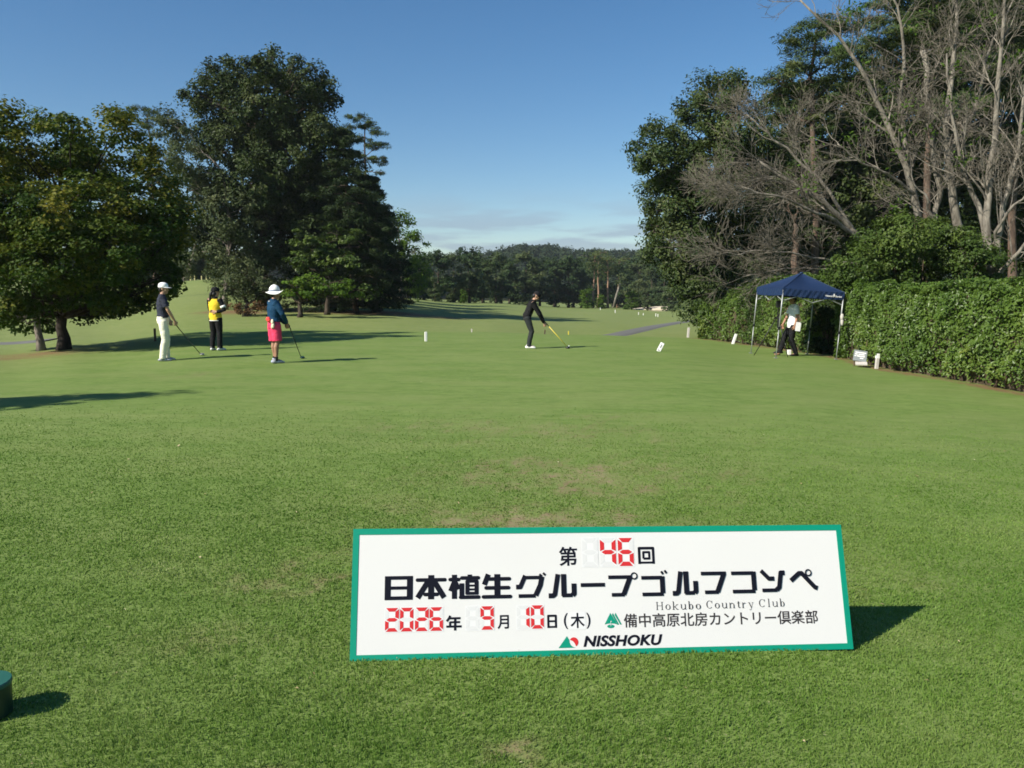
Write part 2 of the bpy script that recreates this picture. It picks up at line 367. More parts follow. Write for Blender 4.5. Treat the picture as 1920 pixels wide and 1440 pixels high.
# short mown blades near the camera, thinning out with distance
def build_grass():
    rng = np.random.default_rng(5)
    a = Acc(); wa = []
    yy = np.geomspace(1.25, 15.5, 400); dn = 24000*np.minimum(1, (2.5/yy)**1.75)*(1-smooth(5, 12, yy)); ww = 2*(.74*yy+1.3)
    pdf = dn*ww; cdf = np.concatenate([[0], np.cumsum((pdf[1:]+pdf[:-1])/2*np.diff(yy))]); n = int(cdf[-1])
    y = np.interp(rng.uniform(0, cdf[-1], n), cdf, yy); x = rng.uniform(-1, 1, n)*(.74*y+1.3)
    ok = x < HX(y)-.4; x, y = x[ok], y[ok]
    w = wear(x, y); keep = rng.uniform(0, 1, len(x)) > np.clip((w-.28)*1.6, 0, .88); x, y, w = x[keep], y[keep], w[keep]; n = len(x)
    z = ground(x, y)
    clump = vnoise(x, y, .06, 2)*.55+vnoise(x, y, .33, 4)*.45
    bw = .00066*np.maximum(y, 2.3)*rng.uniform(.8, 1.2, n); bh = np.interp(y, [2, 4, 7, 12], [.0145, .0125, .009, .0055])
    h = bh*(.45+1.0*clump)*rng.uniform(.65, 1.35, n)*(1-.45*np.clip(w*1.4, 0, 1))
    tall = rng.uniform(0, 1, n) < .006; h = np.where(tall, h*1.9, h)
    th = rng.uniform(0, 2*math.pi, n); lean = np.abs(rng.normal(.75, .4, n)); la = rng.uniform(0, 2*math.pi, n)*.75+vnoise(x, y, .4, 6)*5
    bx, by = np.cos(th)*bw, np.sin(th)*bw; hx, hy = np.cos(la)*lean*h, np.sin(la)*lean*h
    V = np.empty((n, 5, 3))
    V[:, 0] = np.stack([x-bx, y-by, z-.004], 1); V[:, 1] = np.stack([x+bx, y+by, z-.004], 1)
    mx, my = x+hx*.35, y+hy*.35
    V[:, 2] = np.stack([mx+bx*.8, my+by*.8, z+h*.62], 1); V[:, 3] = np.stack([mx-bx*.8, my-by*.8, z+h*.62], 1)
    V[:, 4] = np.stack([x+hx, y+hy, z+h], 1)
    k = np.arange(n)[:, None]*5
    a.add(V.reshape(-1, 3), [k+np.array([0, 1, 2, 3]), k+np.array([3, 2, 4])]); wa.append(np.repeat(w, 5))
    a.at['wear'] = wa
    m, n, l, b = newmat('grass_blade'); b.inputs['Roughness'].default_value = .55; b.inputs['Specular IOR Level'].default_value = .3
    g = n.new('ShaderNodeNewGeometry')
    nz1 = n.new('ShaderNodeTexNoise'); nz1.inputs['Scale'].default_value = .8; nz1.inputs['Detail'].default_value = 5; l.new(g.outputs['Position'], nz1.inputs['Vector'])
    mm = n.new('ShaderNodeMapRange'); mm.inputs[1].default_value = .3; mm.inputs[2].default_value = .7; l.new(nz1.outputs[0], mm.inputs[0])
    mx = n.new('ShaderNodeMix'); mx.data_type = 'FLOAT'; mx.inputs[0].default_value = .55; l.new(g.outputs['Random Per Island'], mx.inputs[2]); l.new(mm.outputs[0], mx.inputs[3])
    r = ramp(n, [(0, (0.0684, 0.1502, 0.0180)), (.35, (0.1206, 0.2236, 0.0323)), (.62, (0.1729, 0.2755, 0.0525)), (.86, (0.2331, 0.3086, 0.0863)), (.97, (0.4193, 0.4472, 0.2091))]); l.new(mx.outputs[0], r.inputs[0])
    at = n.new('ShaderNodeAttribute'); at.attribute_name = 'wear'
    m2 = n.new('ShaderNodeMapRange'); m2.inputs[1].default_value = .15; m2.inputs[2].default_value = .8; m2.inputs[4].default_value = .8; l.new(at.outputs['Fac'], m2.inputs[0])
    mc = n.new('ShaderNodeMix'); mc.data_type = 'RGBA'; l.new(m2.outputs[0], mc.inputs[0]); l.new(r.outputs[0], mc.inputs[6]); mc.inputs[7].default_value = (.27, .22, .115, 1)
    l.new(mc.outputs[2], b.inputs['Base Color'])
    t = n.new('ShaderNodeBsdfTranslucent'); l.new(mc.outputs[2], t.inputs[0]); ms = n.new('ShaderNodeMixShader'); ms.inputs[0].default_value = .38
    l.new(b.outputs[0], ms.inputs[1]); l.new(t.outputs[0], ms.inputs[2]); l.new(ms.outputs[0], n['Material Output'].inputs[0])
    o = obj('grass', a, m); tag(o, 'short mown green turf with thin brownish worn patches', 'grass', kind='stuff')
build_grass()

def build_litter():
    rng = np.random.default_rng(9); n = 210; y = 1.7+13*rng.uniform(0, 1, n)**1.6; x = rng.uniform(-1, 1, n)*(.66*y+.4); z = ground(x, y)+.010
    L = rng.uniform(.004, .012, n)*np.clip(y/4, .6, 1.8); th = rng.uniform(0, 6.283, n); asp = rng.uniform(.12, .6, n); t = np.stack([np.cos(th), np.sin(th), rng.normal(0, .25, n)], 1); b = np.stack([-np.sin(th), np.cos(th), rng.normal(0, .3, n)], 1)
    c = np.stack([x, y, z], 1); V = np.stack([c-t*L[:, None], c+b*(L*asp)[:, None]+[0, 0, .003], c+t*L[:, None], c-b*(L*asp)[:, None]+[0, 0, .003]], 1); k = np.arange(n)[:, None]*4
    a = Acc(); a.add(V.reshape(-1, 3), [k+np.array([0, 1, 2, 3])])
    m, nn, l, bs = newmat('dry_clippings'); g = nn.new('ShaderNodeNewGeometry'); r = ramp(nn, [(0, (.16, .10, .05)), (.4, (.34, .27, .13)), (1, (.58, .52, .34))]); l.new(g.outputs['Random Per Island'], r.inputs[0]); l.new(r.outputs[0], bs.inputs['Base Color']); bs.inputs['Roughness'].default_value = .8
    tag(obj('grass_clippings', a, m), 'scattered pale dry clippings and leaf scraps on the turf', 'clippings', kind='stuff')
build_litter()
# ------------------------------------------------------------------ trees
def leaves(acc, c, nrm, ln, wd, rng, tint=None):
    n = len(c); nrm = nrm/(np.linalg.norm(nrm, axis=1, keepdims=True)+1e-9)
    q = rng.normal(size=(n, 3)); t = q-nrm*np.sum(q*nrm, 1, keepdims=True); t /= np.linalg.norm(t, axis=1, keepdims=True)+1e-9
    if tint is not None: acc.at.setdefault('tint', []).append(np.repeat(tint, 4))
    b = np.cross(nrm, t); ln = ln[:, None]; wd = wd[:, None]
    V = np.stack([c-t*ln*.5, c+b*wd*.5+nrm*wd*.18-t*ln*.05, c+t*ln*.5, c-b*wd*.5+nrm*wd*.18-t*ln*.05], 1)
    k = np.arange(n)[:, None]*4; acc.add(V.reshape(-1, 3), [k+np.array([0, 1, 2, 3])])
def crown(acc, lobes, rng, leaf=.16, asp=.5, cl=.55, per=60, dens=1.0, flat=.7, upb=.6, outb=.7, rnd=.8, inner=.5, holes=.12, toptint=.15):
    clumps = []; zs = np.array([c[2] for c, r in lobes]); zmid = zs.mean(); zspan = max(.5, zs.max()-zs.min())
    for c, r in lobes:
        c = np.asarray(c); r = np.asarray(r); rm = (r[0]*r[1]*r[2])**(1/3)
        n = max(3, int(dens*4*(rm/cl)**2))
        d = rng.normal(size=(n, 3)); d /= np.linalg.norm(d, axis=1, keepdims=True)
        f = rng.uniform(inner**3, 1.08, n)**(1/3)
        p = c+d*f[:, None]*r
        kp = rng.uniform(size=n) > holes; p, d = p[kp], d[kp]
        m = len(p); s = cl*rng.uniform(.6, 1.35, m); clumps.append(p)
        k = rng.poisson(per, m)+4; idx = np.repeat(np.arange(m), k); nn = len(idx)
        q = rng.normal(size=(nn, 3)); q /= np.linalg.norm(q, axis=1, keepdims=True); q *= (rng.uniform(size=nn)**.4)[:, None]*np.array([.92, .92, .92*flat]); pos = p[idx]+q*s[idx][:, None]
        nrm = d[idx]*outb+np.array([0, 0, upb])+q*.5+rng.normal(size=(nn, 3))*rnd*.6
        L = leaf*rng.uniform(.6, 1.35, nn)
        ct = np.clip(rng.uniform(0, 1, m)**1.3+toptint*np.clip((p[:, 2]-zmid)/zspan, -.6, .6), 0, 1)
        leaves(acc, pos, nrm, L, L*asp*rng.uniform(.75, 1.25, nn), rng, ct[idx])
    return np.concatenate(clumps)
def bez(a, b, c, n=7):
    t = np.linspace(0, 1, n)[:, None]; return (1-t)**2*np.asarray(a)+2*t*(1-t)*np.asarray(b)+t*t*np.asarray(c)
def wob(p, amp, rng):
    p = np.array(p, float); p[1:-1] += rng.normal(size=p[1:-1].shape)*amp; return p
def trunkmesh(acc, base, trunk, r0, lobes, rng, sub=5, rtop=.35, flare=1.5):
    trunk = np.asarray(trunk, float); n = 10; t = np.linspace(0, 1, len(trunk)); q = np.linspace(0, 1, n)
    tp = np.stack([np.interp(q, t, trunk[:, i]) for i in range(3)], 1); tp = wob(tp, r0*.25, rng)
    rr = r0*(1-(1-rtop)*q); rr[0] *= flare; rr[1] *= 1+(flare-1)*.25
    tp[0, 2] -= .15
    tube(acc, tp, rr, 12)
    for c, r in lobes:
        c = np.asarray(c); k = int(np.clip(np.searchsorted(tp[:, 2], c[2]-.6*np.linalg.norm(c[:2]-tp[-1, :2])-.2*r[2]), 3, n-1))
        s = tp[k]; mid = s*.45+c*.55; mid[2] = s[2]*.3+c[2]*.7
        pth = wob(bez(s, mid, c, 7), .06*np.linalg.norm(c-s)**.5, rng); rb = rr[k]*.55
        tube(acc, pth, np.linspace(rb, rb*.35, 7), 7)
        for _ in range(sub):
            i = rng.integers(3, 7); d = rng.normal(size=3); d /= np.linalg.norm(d); d[2] = abs(d[2])*.7
            e = c+d*r*.85; tube(acc, wob(bez(pth[i], (pth[i]+e)/2+[0, 0, .15], e, 5), .04, rng), np.linspace(rb*.33, .012, 5), 4, cap=False)
def tree(label, base, trunk, r0, lobes, lm, bm, seed, name='tree', cat='tree', group=None, sub=5, rtop=.35, **kw):
    rng = np.random.default_rng(seed); base = np.asarray(base, float)
    root = thing(name, base, label, cat, group)
    a = Acc(); trunkmesh(a, base, [base]+[np.asarray(t, float) for t in trunk], r0, lobes, rng, sub, rtop); obj('trunk', a, bm, root, smooth=True)
    a = Acc(); crown(a, lobes, rng, **kw); obj('crown', a, lm, root)
    return root
def PL(lst, d, rng, spread=1.0, dz=1.0, rz=1.0):
    """crown lobes sighted in the photo, spread in depth as a round crown would be"""
    xs = np.array([l[0] for l in lst]); c0 = (xs.min()+xs.max())/2; hw = max(1, (xs.max()-xs.min())/2)*1.05
    out = []
    for i, l in enumerate(lst):
        r = l[2]/F*d; dep = math.sqrt(max(.05, 1-((l[0]-c0)/hw)**2))*hw/F*d
        off = l[3] if len(l) > 3 else (((i*0.618) % 1)*2-1)*dep*spread*.8
        out.append((P(l[0], l[1], d+off), np.array([r, r*dz, r*rz])))
    return out
LM = {}
LM['maple'] = leafmat('maple_leaf', [(0, (0.0206, 0.0462, 0.0076)), (.35, (0.0430, 0.0798, 0.0118)), (.6, (0.0989, 0.1260, 0.0168)), (1, (0.2838, 0.2268, 0.0294))], .32, .5, .3, .3, .62)
LM['oak'] = leafmat('oak_leaf', [(0, (0.0206, 0.0399, 0.0110)), (.5, (0.0447, 0.0681, 0.0179)), (1, (0.0888, 0.1046, 0.0296))], .22, .42, .4, .3, .5)
LM['greyoak'] = leafmat('grey_green_leaf', [(0, (0.0384, 0.0576, 0.0232)), (.5, (0.0744, 0.0984, 0.0384)), (1, (0.1344, 0.1512, 0.0656))], .22, .5, .35, .4, .5)
LM['bright'] = leafmat('young_maple_leaf', [(0, (0.0484, 0.0999, 0.0117)), (.5, (0.0893, 0.1638, 0.0198)), (1, (0.1653, 0.2340, 0.0351))], .35, .5, .3, .5, .5)
LM['pine'] = leafmat('pine_needle', [(0, (0.0320, 0.0592, 0.0184)), (.5, (0.0648, 0.0992, 0.0312)), (1, (0.1440, 0.1584, 0.0520))], .12, .55, .3, .3, .55)
LM['dark'] = leafmat('dark_cedar_leaf', [(0, (0.0137, 0.0266, 0.0094)), (.5, (0.0245, 0.0439, 0.0137)), (1, (0.0482, 0.0684, 0.0209))], .15, .5, .3, .3, .5)
LM['ever'] = leafmat('evergreen_oak_leaf', [(0, (0.0250, 0.0464, 0.0140)), (.5, (0.0500, 0.0795, 0.0213)), (1, (0.1126, 0.1273, 0.0397))], .22, .38, .5, .3, .5)
LM['hedge'] = leafmat('hedge_leaf', [(0, (0.0393, 0.0776, 0.0115)), (.4, (0.0762, 0.1371, 0.0187)), (.8, (0.1258, 0.1913, 0.0317)), (1, (0.2129, 0.2281, 0.0403))], .28, .34, 1.0, .8, .42)
LM['ivy'] = leafmat('shrub_leaf', [(0, (0.0288, 0.0554, 0.0108)), (.5, (0.0598, 0.1008, 0.0173)), (1, (0.1267, 0.1714, 0.0360))], .25, .38, .55, .5, .5)
LM['dry'] = leafmat('dry_leaf', [(0, (0.0800, 0.0480, 0.0240)), (1, (0.1600, 0.0960, 0.0480))], .2, .7, .1)
BM = {}
BM['dark'] = barkmat('dark_bark', (.030, .024, .018), (.085, .068, .052))
BM['maple'] = barkmat('maple_bark', (.016, .013, .011), (.052, .043, .035))
BM['grey'] = barkmat('grey_bark', (.12, .10, .085), (.27, .235, .20), 5, .3, .5, (.36, .34, .30))
BM['pine'] = barkmat('red_pine_bark', (.060, .044, .034), (.150, .105, .078))
BM['dead'] = barkmat('pale_dead_bark', (.105, .094, .076), (.255, .232, .190), 6, .35, .9, (.37, .35, .30))
BM['deadtwig'] = barkmat('pale_twig', (.080, .070, .055), (.190, .170, .135))
BM['twig'] = barkmat('twig', (.05, .038, .026), (.12, .09, .06))
rg = np.random.default_rng(11)

# big maple on the left with its slim neighbour
b = G(113, 25.0)
ml = PL([(x_, y_, r_*.93, *o_) for x_, y_, r_, *o_ in [(-70, 330, 110), (-60, 470, 100), (10, 275, 62), (60, 330, 75), (115, 285, 62), (125, 240, 34), (190, 300, 66), (215, 250, 45), (262, 300, 45), (300, 340, 42), (40, 410, 85), (120, 400, 85, -2.6), (200, 390, 75, -2.2),
         (270, 390, 58, -1.2), (322, 400, 34), (318, 450, 36), (290, 470, 55), (210, 470, 70, -2.8), (120, 480, 80, -3.0), (30, 500, 80, -2.2), (180, 540, 55, -1.5), (60, 560, 55, -1.5), (255, 540, 48), (300, 520, 42), (120, 540, 70, 2.0), (250, 470, 70, 2.5),
         (180, 400, 90, 3), (60, 450, 100, 3), (240, 575, 20, -.6), (205, 585, 24, .3), (170, 590, 20, .6), (265, 572, 18, .4), (130, 320, 70, 2.6), (-20, 400, 90, -2.0), (335, 430, 24, -.3), (90, 220, 22), (0, 215, 26), (235, 222, 18), (300, 420, 40, -1.5), (345, 400, 16), (300, 558, 22), (330, 528, 20), (150, 580, 26, .6), (60, 585, 28, .4), (20, 575, 30)]], 25.0, rg, .9, 1.15, .82)
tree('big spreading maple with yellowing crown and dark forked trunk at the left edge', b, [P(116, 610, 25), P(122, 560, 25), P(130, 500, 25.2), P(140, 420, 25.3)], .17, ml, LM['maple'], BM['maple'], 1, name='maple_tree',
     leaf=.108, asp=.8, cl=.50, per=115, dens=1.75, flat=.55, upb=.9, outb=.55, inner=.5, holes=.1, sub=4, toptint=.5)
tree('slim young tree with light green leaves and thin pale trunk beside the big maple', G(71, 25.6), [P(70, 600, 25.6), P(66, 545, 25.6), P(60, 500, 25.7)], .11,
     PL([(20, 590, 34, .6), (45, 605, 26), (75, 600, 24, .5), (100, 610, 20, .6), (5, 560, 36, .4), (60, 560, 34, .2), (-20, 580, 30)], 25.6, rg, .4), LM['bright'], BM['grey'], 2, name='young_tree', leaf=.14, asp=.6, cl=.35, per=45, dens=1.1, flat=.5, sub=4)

# clump of tall trees beyond the tee, left of the fairway
oak = PL([(x_, y_, r_*.80, *o_) for x_, y_, r_, *o_ in [(505, 122, 30), (470, 138, 34), (445, 165, 40), (380, 150, 20), (372, 185, 28), (415, 165, 26), (540, 150, 36), (580, 165, 34), (610, 190, 22), (560, 215, 60), (490, 200, 66), (410, 220, 54), (625, 190, 12), (600, 245, 45), (450, 270, 70), (540, 290, 70),
          (380, 270, 40), (610, 310, 45), (470, 350, 75), (560, 380, 75), (400, 340, 50), (500, 440, 80), (420, 430, 60), (590, 450, 60), (500, 260, 80, 3), (520, 380, 90, 3), (345, 182, 12, 0), (395, 125, 14), (430, 118, 13), (510, 100, 14), (555, 120, 16), (595, 135, 16), (615, 160, 15)]], 52, rg, .8, 1.1, .95)
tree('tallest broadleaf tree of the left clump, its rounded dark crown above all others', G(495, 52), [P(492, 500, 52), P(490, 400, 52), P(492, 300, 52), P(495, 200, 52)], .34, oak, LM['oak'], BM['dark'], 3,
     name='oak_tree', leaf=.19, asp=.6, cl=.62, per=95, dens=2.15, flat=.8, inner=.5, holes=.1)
tree('grey green broadleaf tree standing in front of the tall oak, left side of the clump', G(420, 49), [P(425, 520, 49), P(430, 420, 49), P(420, 330, 49)], .16,
     PL([(340, 300, 36), (330, 245, 34), (350, 355, 45), (385, 400, 50), (340, 420, 38), (430, 400, 55), (375, 470, 50), (430, 470, 55), (480, 460, 55), (420, 510, 28), (460, 530, 34), (500, 520, 45), (310, 225, 20)], 49, rg, .6), LM['greyoak'], BM['grey'], 4,
     name='broadleaf_tree', leaf=.2, asp=.45, cl=.6, per=70, dens=1.4, holes=.12)
tree('small grey leaved tree with dark trunk at the front of the left clump', G(463, 44.5), [P(462, 565, 44.5), P(460, 545, 44.5)], .16,
     PL([(425, 535, 24), (450, 525, 30), (480, 530, 28), (470, 548, 26), (440, 552, 22), (500, 545, 20), (460, 505, 26)], 44.5, rg, .6), LM['greyoak'], BM['dark'], 5, name='small_tree', leaf=.17, asp=.35, cl=.4, per=45, dens=1.2)
tree('low bright green young maple with layered branches in front of the dark clump', G(560, 44), [P(562, 565, 44), P(570, 540, 44), P(580, 520, 44)], .13,
     PL([(545, 535, 26), (580, 528, 30), (620, 540, 28), (650, 548, 22), (600, 552, 22), (560, 550, 24), (530, 552, 16), (640, 530, 22)], 44, rg, .7, 1, .5), LM['bright'], BM['dark'], 6, name='maple_tree', leaf=.17, asp=.7, cl=.42, per=48, dens=1.1, flat=.3, upb=1.1)
tree('half shaded green young maple standing just behind and above the bright low one', G(612, 47), [P(615, 560, 47), P(618, 520, 47), P(610, 470, 47)], .15,
     PL([(560, 490, 34), (600, 470, 40), (640, 490, 38), (670, 520, 30), (610, 520, 36), (580, 450, 34), (640, 440, 34), (690, 545, 24)], 47, rg, .6, 1, .6), LM['ivy'], BM['dark'], 7, name='maple_tree', leaf=.2, asp=.7, cl=.5, per=44, dens=1.1, flat=.35, upb=1.0)
def conifer(label, base, top, rad, lm, bm, seed, name='conifer_tree', leaf=.28, lev=16, droop=.25, per=40, asp=.18, y0=.1, pw=.75):
    rng = np.random.default_rng(seed); base = np.asarray(base, float); top = np.asarray(top, float); H = top[2]-base[2]
    root = thing(name, base, label, 'tree'); ta = Acc(); ca = Acc(); lob = []
    tube(ta, wob([base-[0, 0, .2], base*.75+top*.25, (base+top)/2, base*.25+top*.75, top], .05, rng), [H*.018, H*.014, H*.01, H*.006, .02], 9)
    for i in range(lev):
        t = y0+(1-y0)*(i+.5)/lev; c = base+(top-base)*t; rr = rad*(1-t)**pw*(1 if t > .2 else .6+2*t)
        nb = int(5+3*rng.random())
        for k in range(nb):
            a = 2*math.pi*(k+rng.random()*.7)/nb+i; L = rr*rng.uniform(.6, 1.15); e = c+np.array([math.cos(a)*L, math.sin(a)*L, -droop*L+rng.normal()*.15])
            tube(ta, bez(c, (c+e)/2+[0, 0, .12*L], e, 5), np.linspace(.05, .012, 5), 4, cap=False)
            for f in (.45, .72, 1.0):
                lob.append((c+(e-c)*f+[0, 0, .05], np.array([.34, .34, .16])*(L*.33+.35)))
    crown(ca, lob, rng, leaf=leaf, asp=asp, cl=.38, per=per, dens=.5, flat=.5, upb=.3, outb=.6, holes=.05)
    obj('trunk', ta, bm, root, smooth=True); obj('crown', ca, lm, root); return root
conifer('tall blackish conifer closing the right side of the clump, branch tips against sky', G(668, 50), P(640, 240, 50), 3.5, LM['dark'], BM['dark'], 8, lev=20, y0=.06, per=34, pw=.55)
conifer('second dark conifer with a lower top in the shaded right end of the clump', G(700, 54), P(690, 330, 54), 2.8, LM['dark'], BM['dark'], 9, lev=16, y0=.06, per=34, pw=.5)
conifer('dark conifer half hidden behind the bright low maple', G(600, 55), P(590, 300, 55), 3.4, LM['dark'], BM['dark'], 10, lev=16, y0=.05, per=30, pw=.5)
def pine(label, base, trunk, r0, lobes, seed, lm='pine', bm='pine', leaf=.24, cl=.5, per=80, dens=1.5, name='pine_tree', group=None, sub=5):
    return tree(label, base, trunk, r0, lobes, LM[lm], BM[bm], seed, name=name, group=group, leaf=leaf, asp=.16, cl=cl, per=per, dens=dens, flat=.4, upb=.9, outb=.5, rnd=1.0, inner=.3, holes=.05, sub=sub, rtop=.3)
pine('red pine with an open tufted crown showing sky, poking out right of the tall clump', G(705, 60), [P(690, 420, 60), P(684, 320, 60), P(684, 240, 60)], .13,
     PL([(668, 222, 17), (690, 232, 18), (706, 248, 15), (655, 240, 12), (700, 275, 18), (720, 272, 10), (680, 262, 16), (712, 300, 16), (690, 300, 16), (668, 290, 16), (718, 326, 8), (700, 340, 12)], 60, rg, .5, 1.1, .5), 12, cl=.42, per=80, dens=1.5)
pine('pine with flat layered branches showing between the maple and the tallest tree', G(290, 62), [P(288, 400, 62), P(284, 300, 62), P(275, 215, 62)], .13,
     PL([(262, 203, 15), (285, 210, 16), (250, 218, 10), (300, 225, 15), (275, 235, 16), (300, 250, 16), (262, 255, 14), (318, 300, 20), (290, 290, 20), (310, 340, 24), (280, 330, 24)], 62, rg, .5, 1.1, .42), 13, cl=.42, per=80, dens=1.6)
# low shrub at the foot of the clump
def shrub(label, lobes, lm, seed, base, name='shrub', leaf=.14, cl=.35, per=45, dens=1.1, **kw):
    rng = np.random.default_rng(seed); root = thing(name, base, label, 'shrub'); a = Acc(); crown(a, lobes, rng, leaf=leaf, cl=cl, per=per, dens=dens, **kw)
    s = Acc()
    for c, r in lobes:
        for _ in range(3):
            e = np.asarray(c)+rng.normal(size=3)*r*.5; tube(s, bez(base+rng.normal(size=3)*[.2, .2, 0], (base+e)/2+[0, 0, .2], e, 5), np.linspace(.03, .008, 5), 4)
    obj('stems', s, BM['twig'], root); obj('foliage', a, lm, root); return root
shrub('low brownish shrub around the foot of the small grey tree', PL([(445, 578, 14), (465, 580, 12), (485, 576, 14)], 44, rg, .4, 1, .6), LM['dry'], 14, G(465, 44), cl=.25)

# right side: evergreen oak, pines and the dark wood behind the hedge
eo = PL([(1205, 270, 18), (1222, 240, 18), (1240, 262, 26), (1268, 262, 16), (1210, 305, 22), (1240, 310, 40), (1290, 205, 20), (1305, 180, 22), (1330, 165, 26), (1372, 155, 22), (1350, 200, 44), (1300, 250, 50), (1395, 165, 20), (1390, 240, 55), (1280, 330, 56), (1340, 320, 70),
         (1232, 370, 32), (1260, 400, 48), (1225, 435, 24), (1232, 465, 28), (1275, 460, 56), (1330, 420, 70), (1390, 380, 60), (1300, 520, 46), (1345, 500, 50), (1292, 540, 24), (1312, 575, 32), (1335, 560, 40), (1280, 505, 28), (1395, 480, 60), (1420, 300, 60), (1440, 420, 70, 3)], 37, rg, .75, 1.1, .95)
tree('broad evergreen oak with foliage down to the ground at the right edge of the fairway', G(1355, 38), [P(1352, 480, 38), P(1348, 350, 38), P(1345, 240, 38)], .3, eo, LM['ever'], BM['dark'], 15,
     name='oak_tree', leaf=.145, asp=.55, cl=.55, per=110, dens=1.9, flat=.75, inner=.5, holes=.06)
pine('tall red pine with layered tufts, highest against the sky right of the oak', G(1530, 42), [P(1530, 400, 42), P(1525, 250, 42), P(1522, 150, 42), P(1530, 60, 42)], .2,
     PL([(1500, 62, 34), (1540, 48, 34), (1480, 80, 16), (1585, 40, 40), (1492, 118, 40), (1550, 105, 44), (1600, 100, 44), (1470, 150, 28), (1448, 178, 24), (1500, 165, 40), (1424, 205, 15), (1470, 210, 34), (1550, 170, 44), (1620, 160, 50), (1520, 235, 40), (1440, 150, 14)], 42, rg, .7, 1.15, .5), 16, leaf=.24, cl=.55, per=95, dens=2.0)
pine('second red pine behind the bare trees, its green tufts filling the upper right corner', G(1740, 40), [P(1740, 300, 40), P(1745, 150, 40), P(1750, 20, 40)], .2,
     PL([(1680, 60, 50), (1740, 30, 55), (1800, 50, 55), (1690, 140, 55), (1760, 120, 60), (1830, 120, 50), (1720, 220, 60), (1800, 210, 60), (1660, 200, 45), (1640, 20, 40), (1720, -40, 50), (1880, 60, 50), (1650, 90, 50), (1780, 0, 55), (1720, 90, 60), (1840, -20, 55), (1660, -30, 45), (1770, 180, 60)], 40, rg, .7, 1.1, .55), 17, leaf=.25, cl=.55, per=90, dens=1.9)
pine('third red pine, furthest right, seen through the pale bare stems', G(1900, 41), [P(1905, 300, 41), P(1900, 100, 41), P(1895, 0, 41)], .2,
     PL([(1880, 180, 55), (1940, 150, 55), (1900, 80, 50), (1960, 60, 50), (1870, 260, 50), (1930, 260, 60), (1900, -20, 50), (1860, 20, 55), (1920, 20, 55), (1900, 130, 60), (1850, 110, 50)], 41, rg, .7, 1.1, .55), 18, leaf=.25, cl=.55, per=90, dens=1.9)
fills = [('dark broadleaf tree filling the gap between the evergreen oak and the leaning bare tree', 1470, 44, [(1440, 300, 55), (1500, 290, 55), (1460, 380, 60), (1530, 370, 60), (1480, 460, 55), (1550, 450, 55), (1570, 300, 55), (1590, 380, 50), (1420, 480, 45), (1500, 520, 40)]),
         ('dark broadleaf tree behind the double stemmed bare tree', 1660, 45, [(1620, 260, 60), (1690, 290, 60), (1640, 350, 60), (1710, 370, 60), (1660, 440, 60), (1600, 470, 55), (1730, 450, 55), (1600, 400, 50)]),
         ('dark broadleaf tree behind the bare stems at the far right', 1830, 45, [(1790, 300, 60), (1860, 330, 60), (1800, 390, 60), (1890, 400, 60), (1830, 460, 60), (1930, 340, 60), (1770, 470, 50), (1920, 470, 55)])]
fills += [('dark tree in the second row behind the tall red pine', 1560, 52, [(1500, 200, 60), (1580, 180, 60), (1540, 280, 65), (1620, 260, 60), (1480, 300, 50), (1560, 360, 65), (1440, 350, 50), (1640, 340, 60), (1500, 440, 60), (1600, 430, 65)]),
         ('dark tree in the second row behind the double stemmed bare tree', 1720, 52, [(1660, 160, 60), (1740, 140, 60), (1700, 230, 65), (1780, 220, 60), (1660, 300, 60), (1760, 310, 65), (1720, 390, 65), (1800, 400, 60), (1680, 460, 60)]),
         ('dark tree in the second row at the right edge of the wood', 1880, 52, [(1820, 130, 60), (1900, 120, 60), (1860, 210, 65), (1940, 200, 60), (1830, 300, 60), (1920, 290, 65), (1880, 380, 65), (1960, 400, 60), (1850, 460, 65), (1950, 480, 60)])]
fills += [('leafy green tree behind the vase shaped bare stems, reaching out of the picture top', 1880, 47, [(1820, 60, 60), (1890, 40, 60), (1950, 80, 60), (1850, -20, 60), (1920, -30, 60), (1780, 20, 55), (1900, 130, 60), (1960, 160, 60), (1830, 160, 55), (1720, -20, 55), (1760, 90, 55)])]
for i, (lb, px, d, lo) in enumerate(fills):
    tree(lb, G(px, d), [P(px, 480, d), P(px, 380, d), P(px+5, 300, d)], .25, PL(lo, d, rg, .6), LM['oak'], BM['dark'], 20+i, name='broadleaf_tree', leaf=.22, cl=.65, per=75, dens=1.9, holes=.06)
pine('young pine with a bare reddish stub between the oak and the bare twigs', G(1490, 33), [P(1492, 470, 33), P(1490, 420, 33)], .2, PL([(1470, 340, 26), (1510, 350, 26), (1490, 320, 26), (1455, 365, 20), (1520, 380, 20)], 33, rg, .6, 1, .5), 24)

